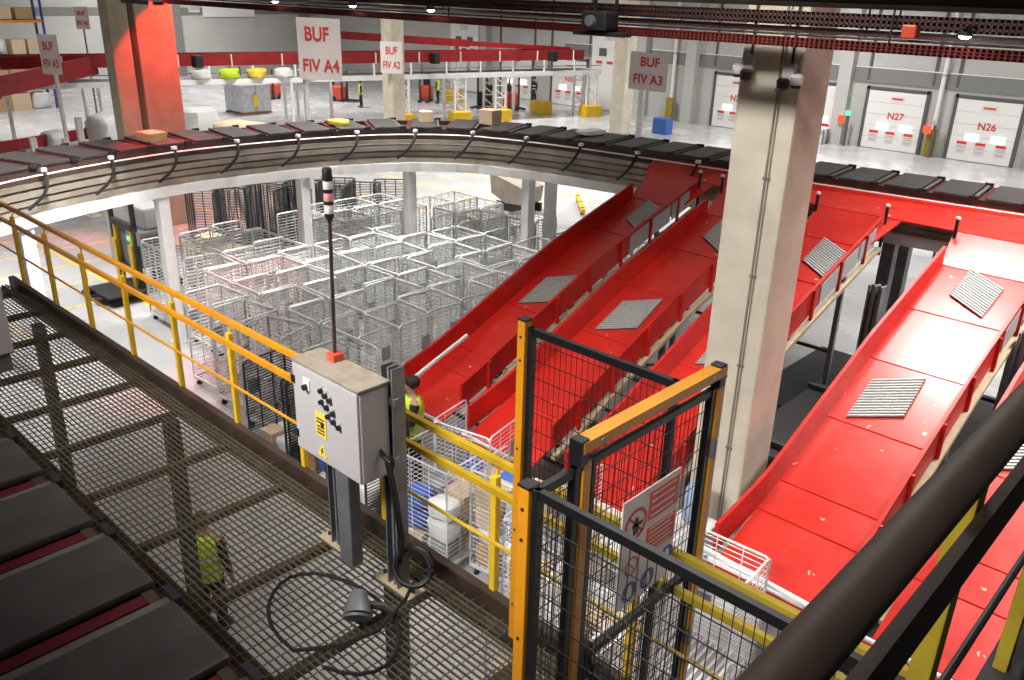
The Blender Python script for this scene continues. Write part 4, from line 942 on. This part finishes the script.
# sacks and pallets behind the sorter at left
for x, y, d, mk, lb, rr in ((-43.0, 16.9, (1.6, 1.2, 1.5), 'whitebag', 'big white bulk bag at the far left behind the sorter', .3), (-43.5, 21.6, (3.0, 2.0, 1.5), 'whitebag', 'white sack heap right of the red lit pillar', .2), (-39.6, 22.2, (2.6, 1.8, 1.1), 'carton2', 'cream coloured sack heap beside the white one', .5), (-43.0, 14.6, (1.3, 1.0, .9), 'whitebag', 'small white sack on the floor at the far left', .1)):
    parcel_bag((x, y, 0), d, mk, lb, rr, 'sacks on the far floor', x)
def wrapped(x, y, s, label):
    t = thing('wrapped_pallet', label, 'pallet', (x, y, 0))
    m = MB()
    for q in (-.5, 0, .5): m.box((x + q * s, y, .06), (.1, s * 1.3, .1))
    for q in range(5): m.box((x, y - .5 * s + q * .25 * s, .125), (s * 1.2, .1, .03))
    m.build('wooden_pallet', 'carton', t)
    m = MB()
    for a in (-.3, .3):
        for b_ in (-.3, .3): m.cbox((x + a * s, y + b_ * s, .14 + .8), (.58 * s, .58 * s, 1.6), .05)
    m.build('wrapped_load', 'wrap', t)
    m = MB(); m.box((x + .62 * s, y - .1, .8), (.03, .35, .7)); m.build('yellow_tag', 'yellowbag', t)
wrapped(-49.0, 28.2, 1.7, 'stretch wrapped grey pallet load under the far gallery')
def truck(x, y, rz, label, body='forkred'):
    t = thing('pallet_truck', label, 'truck', (x, y, 0), 'industrial trucks on the far floor'); R = Matrix.Rotation(rz, 3, 'Z'); P = lambda a, b_, z: tuple(Vector((x, y, z)) + R @ Vector((a, b_, 0)))
    m = MB(); m.cbox(P(0, 0, .55), (.9, .9, .9), .12, rz); m.build('body', body, t)
    for s in (-1, 1): m = MB(); m.box(P(s * .25, -1.0, .1), (.18, 1.3, .1), rz); m.build('fork', 'dsteel', t)
    for s in (-1, 1): m = MB(); m.box(P(s * .35, -.5, 1.0), (.1, .1, 2.0), rz); m.build('mast', 'dsteel', t)
    m = MB(); m.cbox(P(0, .5, 1.2), (.5, .2, .4), .05, rz); m.build('backrest', 'black', t)
    for s in (-1, 1): m = MB(); m.cyl(P(s * .47, .1, .18), P(s * .37, .1, .18), .18, 12); m.build('wheel', 'black', t)
truck(-47.3, 41.2, .7, 'orange red pallet truck right of the A2 pillar'); truck(-42.3, 42.2, .3, 'dark forklift under the far gallery', 'blackpaint'); truck(-41.0, 43.3, 1.2, 'red forklift under the far gallery, right of the dark one')
truck(-50.5, 36.0, 2.0, 'red pallet truck left of the far walking person'); truck(-57, 32, 1.0, 'dark truck parked by the far left wall', 'blackpaint'); truck(-54, 33, .5, 'orange truck parked right of the dark truck by the far wall')
# blue crate and red traffic cone and bins by the A3 board
m = MB(); m.cbox((-28.0, 42.3, .45), (.95, .7, .9), .06); tag(m.build('blue_bin', 'bluebag', loc=(-28.0, 42.3, 0)), 'blue plastic bin on the floor right of the BUF FIV A3 board', 'bin')
t = thing('traffic_cone', 'orange red cone at the foot of the A2 pillar', 'cone', (-36.0, 30.3, 0)); m = MB(); m.lathe([(.22, .04), (.05, .9)], (-36.0, 30.3, 0), 12); m.build('cone_body', 'redglow', t); m = MB(); m.box((-36.0, 30.3, .02), (.5, .5, .04)); m.build('foot', 'redglow', t)  # cone's glow is put into its material; it holds no lamp
for x, lb in ((-19.3, 'dock signal post with green and red lights left of door N27'), (-14.75, 'dock signal post left of door N26')):
    t = thing('dock_signal', lb, 'signal light', (x, WY - .55, 0))
    m = MB(); m.box((x, WY - .55, .9), (.12, .12, 1.8)); m.build('post', 'darkgrey', t)
    m = MB(); m.box((x, WY - .64, 1.75), (.22, .08, .22)); m.build('green_lamp', 'green' if x < -16 else 'grey2', t)
    m = MB(); m.cbox((x - .32, WY - .64, 1.4), (.38, .08, .38), .03); m.build('red_paddle', 'redglow', t)
t = thing('work_table', 'low white work table by the back wall left of door N27', 'table', (-20.8, WY - 1.0, 0))
m = MB(); m.box((-20.8, WY - 1.0, .85), (1.4, .7, .06)); m.build('table_top', 'white', t)
for a in (-.6, .6):
    for b_ in (-.28, .28): m = MB(); m.box((-20.8 + a, WY - 1.0 + b_, .42), (.07, .07, .82)); m.build('leg', 'steel', t)
m = MB(); m.cbox((-20.6, WY - 1.0, .25), (.7, .5, .5), .02); tag(m.build('white_bin', 'whitebag', loc=(-20.6, WY - 1, 0)), 'white bin under the low work table', 'bin')
t = thing('floor_rack', 'black wire stand on the dock floor at the right edge', 'stand', (-9.2, 28, 0))
for a in (-1.2, 1.2):
    m = MB(); m.box((-9.2 + a, 28, .6), (.06, .06, 1.2)); m.box((-9.2 + a, 29.5, .6), (.06, .06, 1.2)); m.build('leg', 'black', t)
m = MB(); m.box((-9.2, 28, 1.0), (2.4, .05, .05)); m.box((-9.2, 28, .5), (2.4, .05, .05)); m.box((-9.2, 29.5, 1.0), (2.4, .05, .05)); m.build('bar', 'black', t)
# ------------------------------------------------------------------ far gallery with red conveyor
GA, GB = Vector((-34.9, 45.1, 0)), Vector((-46.6, 8.6, 0)); GD = (GB - GA).normalized(); GN = Vector((GD.y, -GD.x, 0))
if GN.x < 0: GN = -GN
g = thing('gallery', 'white steel gallery carrying red sided conveyors across the far hall', 'gallery', tuple((GA + GB) / 2))
LG = (GB - GA).length
gp = lambda s, o, z: tuple(GA + GD * s + GN * o + Vector((0, 0, z)))
for o in (0, -1.6): m = MB(); m.bar(gp(0, o, 2.72), gp(LG, o, 2.72), .16, .26); m.build('edge_beam', 'white', g)
m = MB(); m.bar(gp(0, -.8, 2.83), gp(LG, -.8, 2.83), 1.6, .05); m.build('deck', 'grey2', g)
for s in (.6, 7.2, 9.9, 13.5, 19.5, 26.5, 29.5, 33.5, 37):
    for o in (0, -1.5):
        for q in (-.35, .35): m = MB(); m.bar(gp(s + q, o, 0), gp(s + q, o, 2.6), .12, .12); m.build('support_leg', 'white', g)
        if s < 14:
            m = MB()
            for z in (.7, 1.4, 2.1): m.bar(gp(s - .35, o, z), gp(s + .35, o, z + .5), .06, .06); m.bar(gp(s - .35, o, z), gp(s + .35, o, z), .06, .06)
            m.build('lattice', 'white', g)
    if s < 14: m = MB(); m.cbox(gp(s, 0, .35), (1.2, .9, .7), .04, math.atan2(GD.y, GD.x)); m.build('foot_guard', 'yellow', g)
s = 2.
while s < LG: m = MB(); m.bar(gp(s, .05, 2.85), gp(s, .05, 3.5), .09, .09); m.build('stanchion', 'white', g); s += 2.2
m = MB(); m.bar(gp(0, .05, 3.15), gp(LG, .05, 3.15), .05, .05); m.build('guard_rail', 'steel', g)
gc = thing('gallery_conveyor', 'long dark red sided conveyor lying level on the far gallery', 'conveyor', tuple((GA + GB) / 2 + Vector((0, 0, 3.4))))
m = MB(); m.bar(gp(1.2, -.2, 3.78), gp(LG, -.2, 3.78), .08, .58); m.build('near_side', 'gallred', gc)
m = MB(); m.bar(gp(1.2, -1.3, 3.78), gp(LG, -1.3, 3.78), .08, .58); m.build('far_side', 'gallred', gc)
m = MB(); m.bar(gp(1.2, -.75, 3.6), gp(LG, -.75, 3.6), 1.05, .1); m.build('belt', 'black', gc)
s = 2.0
while s < LG: m = MB(); m.bar(gp(s, -.14, 3.45), gp(s, -.14, 4.05), .07, .05); m.build('side_strap', 'signw', gc); s += 2.6
for s in (3.6, 11.5, 17.5, 24.5): m = MB(); m.cbox(gp(s, .0, 3.72), (.5, .4, .6), .05); m.build('drive_motor', 'black', gc)
for s in (3.4, 6, 9, 12): m = MB(); m.bar(gp(s, -.7, 2.85), gp(s, -.7, 3.55), .1, .1); m.build('stand', 'white', gc)
gc = thing('inclined_conveyor', 'upper red conveyor sloping down onto the far gallery belt', 'conveyor', gp(10, -2.5, 4))
m = MB(); m.bar(gp(1.8, -.9, 4.05), gp(8.5, -1.6, 4.40), .08, .28); m.bar(gp(8.5, -1.6, 4.40), gp(17.5, -2.3, 4.92), .08, .42); m.build('near_side', 'gallred', gc)
m = MB(); m.bar(gp(1.8, -1.3, 4.05), gp(8.5, -2.4, 4.40), .6, .1); m.bar(gp(8.5, -2.4, 4.40), gp(17.5, -3.0, 4.92), 1.2, .1); m.build('belt', 'gallred', gc)
for s, z in ((5, 4.0), (9, 4.2), (13, 4.4), (17, 4.7)): m = MB(); m.bar(gp(s, -2.3, 0), gp(s, -2.3, z), .14, .14); m.build('support_leg', 'white', gc)
GP_lab = ['white mailing bag', 'pale mailing bag', 'white sack', 'hi-vis green mailing bag', 'pink white bag']
for j, (s, mk, lb) in enumerate(((18.9, 'whitebag', 'white bag on the gallery deck just left of the A4 board'), (20.2, 'whitebag', 'second white bag on the gallery deck left of the A4 board'), (21.6, 'yellowbag', 'yellow tinted bag on the gallery deck left of the white ones'), (23.0, 'hivis', 'fluorescent green bag on the gallery deck'), (24.4, 'whitebag', 'pinkish white bag at the left of the fluorescent green bag'))):
    parcel_bag(gp(s, -.1, 2.86), (.9, .9, .5), mk, lb, .4, 'bags on the gallery deck', j)
# left gallery conveyor, closer, on white posts
lc = thing('side_conveyor', 'red sided conveyor on white posts at the far left', 'conveyor', (-44.5, 12, 3))
m = MB(); m.bar((-44.2, 17.5, 3.6), (-42.2, 12.4, 3.05), .1, .85); m.bar((-42.2, 12.4, 3.05), (-41.0, 9.0, 2.4), .1, 1.0); m.build('near_side', 'gallred', lc)
m = MB(); m.bar((-45.6, 17.5, 3.5), (-43.6, 12.4, 2.95), 1.1, .1); m.bar((-43.6, 12.4, 2.95), (-42.4, 9.0, 2.3), 1.1, .1); m.build('belt', 'black', lc)
m = MB(); m.bar((-43.6, 16.6, .55), (-41.4, 10.4, .55), .1, .5); m.build('lower_side', 'gallred', lc)
for x, y, h in ((-30.5, 9.7, 2.7), (-31.6, 10.0, 1.9), (-29.8, 10.95, 3.3), (-31.4, 11.0, 2.4), (-32.2, 12.1, 1.9), (-31.0, 12.1, 1.9)):
    t = thing('white_stand', 'white square post standing behind the left of the sorter, %s tall' % ('%.1f metres' % h), 'post', (x, y, 0), 'white posts left of the pillars')
    m = MB(); m.cbox((x, y, h / 2), (.19, .19, h), .02); m.build('shaft', 'white', t); m = MB(); m.box((x, y, .02), (.4, .4, .04)); m.build('base_plate', 'white', t)
m = MB(); m.bar((-31.6, 10.1, 2.05), (-31.3, 12.2, 2.05), .3, .12); tag(m.build('cross_beam', 'white', loc=(-31.4, 11.2, 2.0)), 'white cross beam joining the tops of the white posts', 'beam')
# pallet racking against the far left wall
rk = thing('pallet_rack', 'tall pallet racking with yellow beams and boxes along the far left wall', 'rack', (-58, 14, 0))
for y in (4, 8, 12, 16, 20):
    for x in (-58.6, -57.4): m = MB(); m.box((x, y, 3.2), (.12, .12, 6.4)); m.build('upright', 'rackblue', rk)
for z in (1.4, 3.05, 5.0):
    for x in (-58.6, -57.4): m = MB(); m.box((x, 12, z), (.08, 16, .14)); m.build('beam', 'orange', rk)
    m = MB(); m.box((-58, 12, z + .09), (1.2, 16, .03)); m.build('shelf_deck', 'darkgrey', rk)
gg = random.Random(5)
for zi, z in enumerate((0, 1.52, 3.17, 5.12)):
    y = 4.9; q = 0
    while y < 19.6:
        w_ = gg.uniform(.7, 1.1); hh = gg.uniform(.6, 1.15)
        mk, nm = gg.choice((('carton', 'brown carton'), ('carton2', 'pale carton'), ('greybag', 'dark parcel'), ('whitebag', 'white parcel'), ('carton', 'brown carton')))
        if all(abs(y - u) > .6 for u in (8, 12, 16)):
            lb = '%s on the %s level of the far racking, %s from the left' % (nm, ['floor', 'first', 'second', 'top'][zi], ordn(q)); q += 1
            if 'carton' in nm: parcel_box((-58, y, z), (1.0, w_, hh), mk, lb, 0, 'boxes in the far racking', False)
            else: parcel_bag((-58, y, z), (1.0, w_, hh), mk, lb, 0, 'boxes in the far racking', y)
        y += w_ + .15
# wall posters / windows on the far left wall
for y, z, w_, h_, mk, lb in ((30.6, 5.9, 3.0, 2.4, 'signw', 'white poster board with red heading on the far left wall'), (38.0, 5.9, 4.6, 2.3, 'doorw', 'plain white panel on the far left wall left of the A4 board'), (35.0, 6.1, .9, 2.0, 'signw', 'narrow white and red notice on the far left wall')):
    t = thing('wall_board', lb, 'board', (-67.8, y, z - h_ / 2)); m = MB(); m.box((-67.78, y, z), (.08, w_, h_)); m.build('panel', mk, t)
    if mk == 'signw':
        m = MB(); m.box((-67.72, y - w_ * .25, z + h_ * .4), (.02, w_ * .3, h_ * .12)); m.build('heading', 'plainred', t)
        m = MB()
        for q in range(5): m.box((-67.72, y - w_ * .36 + q * w_ * .18, z - h_ * .2), (.02, w_ * .1, h_ * .45))
        m.build('print_column', 'grey2', t)
for y in (28.3, 33.2, 45): m = MB(); m.box((-67.6, y, 6), (.3, 1.0, 12)); k += 1; struct('trim_%d' % (k + 20), m, 'walldark')
# ------------------------------------------------------------------ BUF boards on white posts
def board(px, d, w_, h_, top, label, lines, face, pole=None, tilt=0.):
    """board facing the camera side of the hall; face = unit vector of its right-hand direction"""
    c = Vector((px[0], px[1], top - h_ / 2)); u = Vector((face[0], face[1], tilt)).normalized(); up = Vector((0, 0, 1)); nrm = u.cross(up)
    t = thing('zone_board', label, 'sign', tuple(c))
    m = MB(); m.add([c - u * w_ / 2 - up * h_ / 2 + nrm * q for q in (0, -.03)] + [c + u * w_ / 2 - up * h_ / 2 + nrm * q for q in (0, -.03)] + [c + u * w_ / 2 + up * h_ / 2 + nrm * q for q in (0, -.03)] + [c - u * w_ / 2 + up * h_ / 2 + nrm * q for q in (0, -.03)], [(0, 2, 4, 6), (1, 7, 5, 3), (0, 1, 3, 2), (2, 3, 5, 4), (4, 5, 7, 6), (6, 7, 1, 0)]); m.build('panel', 'signw', t)
    for (s_, z, x, lw, lh) in lines: text(s_, t, 'signred', c + u * (x * w_) + up * (z * h_), u, up, lh * h_, width=lw * w_, ext=.012)
    if pole:
        o, mm, r = pole; q = c + u * o * w_ - nrm * .12
        m = MB(); m.cbox((q.x, q.y, (top - (.1 if r < .2 else 0)) / 2), (r, r, top - .1), .02); m.build('mast', mm, t)
        m = MB(); m.box((q.x, q.y, .02), (r * 2.5, r * 2.5, .04)); m.build('base_plate', mm, t)
        m = MB(); m.bar((q.x, q.y, top - h_ * .3), (q.x + nrm.x * .12, q.y + nrm.y * .12, top - h_ * .3), .06, .06); m.build('bracket', mm, t)
    return t
# right-hand direction roughly across the view
board((-20.9, 14.35), 25.4, 1.17, 1.62, EYE - .92, 'big white zone board lettered BUF FIV A4 above the sorter', [('BUF', .14, -.32, .55, .22), ('FIV A4', -.36, -.40, .84, .20)], (.60, .80), (-.38, 'white', .11), -.03)
board((-15.3, 22.1), 27, 1.13, 1.08, EYE - 1.70, 'white zone board lettered BUF FIV A3 left of the big pillar', [('BUF', .14, -.22, .5, .24), ('FIV A3', -.32, -.38, .76, .24)], (.84, .54), (-.12, 'white', .16), -.06)
board((-36.7, 29.6), 47, 1.13, 1.58, EYE - 2.78, 'distant white zone board lettered BUF FIV A2 on the pale pillar', [('BUF', .10, -.25, .55, .24), ('FIV A2', -.34, -.38, .8, .22)], (.78, .62), None)
board((-33.6, 11.75), 35.6, .62, 1.35, EYE - 1.95, 'white zone board with faint red lettering at the far left', [('BUF', .12, -.3, .55, .2), ('FIV A5', -.32, -.38, .76, .2)], (.5, .86), (.1, 'white', .12), -.05)
board((-46.6, 18.1), 50, .62, 1.05, EYE - 1.45, 'small white zone board high above the far racking', [('BUF', .12, -.3, .55, .2), ('FIV A6', -.32, -.38, .76, .2)], (.4, .9), (0, 'steel', .08))
# ------------------------------------------------------------------ lights
def area(name, loc, sx, sy, power, col=(1, .97, .93), rot=(0, 0, 0), spread=None):
    l = bpy.data.lights.new(name, 'AREA'); l.shape = 'RECTANGLE'; l.size = sx; l.size_y = sy; l.energy = power; l.color = col
    if spread: l.spread = spread
    o = bpy.data.objects.new(name, l); C.objects.link(o); o.location = loc; o.rotation_euler = rot; return o
LP = .40
for x, y, p, sx, sy, sp in ((.5, 14.5, 2200, 1.2, 4, 104), (-18.5, 11.5, 950, 1.2, 5, 72), (-3.5, 18.6, 600, 1.2, 5, 70), (-21.5, 18, 1150, 1.2, 5, 80), (-24, 26, 2500, 1.2, 5, 110), (-14, 30, 2300, 1.2, 5, 100), (-36, 22, 2800, 1.2, 5, 120), (-36, 38, 3200, 1.2, 5, 130), (-20, 40, 3300, 1.2, 5, 130), (-6, 40, 2800, 1.2, 5, 130), (-50, 32, 3300, 1.2, 5, 140), (-50, 14, 2400, 1.2, 5, 120), (-1, 28, 1900, 1.2, 5, 110), (-61, 30, 3400, 1.2, 5, 150), (-15.2, 12.6, 750, 1.2, 4, 58), (-24, 5, 1300, 1.2, 5, 80)):
    area('high_bay_light', (x, y, 11.6), sx, sy, p * LP, spread=radians(sp))
# low bay lamps and added fill lights
area('low_bay_light', (-9.5, 6.4, 9.6), 4, .5, 240 * LP, spread=radians(85))
area('low_bay_light', (-3.2, 5.6, 9.6), 3, .5, 420 * LP)
area('fill_light', (-6.5, -1.4, 9.5), 6, .6, 330 * LP, rot=(radians(46), 0, 0), spread=radians(46)); area('fill_light', (-1.6, -1.2, 9.5), 2.5, .6, 120 * LP, rot=(radians(44), 0, 0), spread=radians(46)); area('fill_light', (-13, 5.2, 9.3), 3, .5, 1000 * LP, rot=(0, radians(42), 0), spread=radians(80))  # unseen fills added to brighten cabinet, guard and sorter posts
def spot(loc, aim, power, ang, blend=.3, col=(1, .03, .015), name='beacon_light'):
    l = bpy.data.lights.new(name, 'SPOT'); l.energy = power; l.color = col; l.spot_size = radians(ang); l.spot_blend = blend; l.shadow_soft_size = .12
    o = bpy.data.objects.new(name, l); C.objects.link(o); o.location = loc
    o.rotation_euler = (Vector(aim) - o.location).to_track_quat('-Z', 'Y').to_euler()
spot((-25.3, 13.4, 7.9), (-27.0, 13.1, 4.7), 2100, 66, .2)
spot((-18.2, 8.2, 7.0), (-17.5, 8.1, 4.2), 1500, 46)
lp = bpy.data.lights.new('spot_light', 'SPOT'); lp.energy = 4300; lp.color = (1, .96, .9); lp.spot_size = radians(40); lp.spot_blend = .7; lp.shadow_soft_size = .8
lo = bpy.data.objects.new('spot_light', lp); C.objects.link(lo); lo.location = (-5.2, 17.0, 11.4); lo.rotation_euler = (Vector((-3.0, 12.2, 2.8)) - lo.location).to_track_quat('-Z', 'Y').to_euler()
area('pillar_fill', (-4.9, 5.0, 9.7), 1.5, .5, 150 * LP, rot=(radians(42), 0, 0), spread=radians(80))  # unseen fill added to brighten the big pillar's near face
w = bpy.data.worlds.new('World'); bpy.context.scene.world = w; w.use_nodes = True
w.node_tree.nodes['Background'].inputs[0].default_value = (.9, .92, 1, 1); w.node_tree.nodes['Background'].inputs[1].default_value = .12
# ------------------------------------------------------------------ camera
f, pitch, roll, yaw = 852.13, .39277, -.02758, -.749214
fwd = Vector((sin(yaw) * cos(pitch), cos(yaw) * cos(pitch), -sin(pitch))); right = Vector((cos(yaw), -sin(yaw), 0)); down = fwd.cross(right)
r2 = right * cos(roll) + down * sin(roll); d2 = -right * sin(roll) + down * cos(roll)
cam = bpy.data.cameras.new('camera'); co = bpy.data.objects.new('camera', cam); C.objects.link(co)
co.matrix_world = Matrix(((r2.x, -d2.x, -fwd.x, 0), (r2.y, -d2.y, -fwd.y, 0), (r2.z, -d2.z, -fwd.z, EYE), (0, 0, 0, 1)))
cam.sensor_width = 36; cam.lens = f / 1024 * 36; cam.clip_start = .05; cam.clip_end = 300
sc = bpy.context.scene; sc.camera = co
sc.view_settings.view_transform = 'Standard'; sc.view_settings.look = 'None'; sc.view_settings.gamma = 1; sc.view_settings.use_curve_mapping = False
sc.view_settings.exposure = 0.0
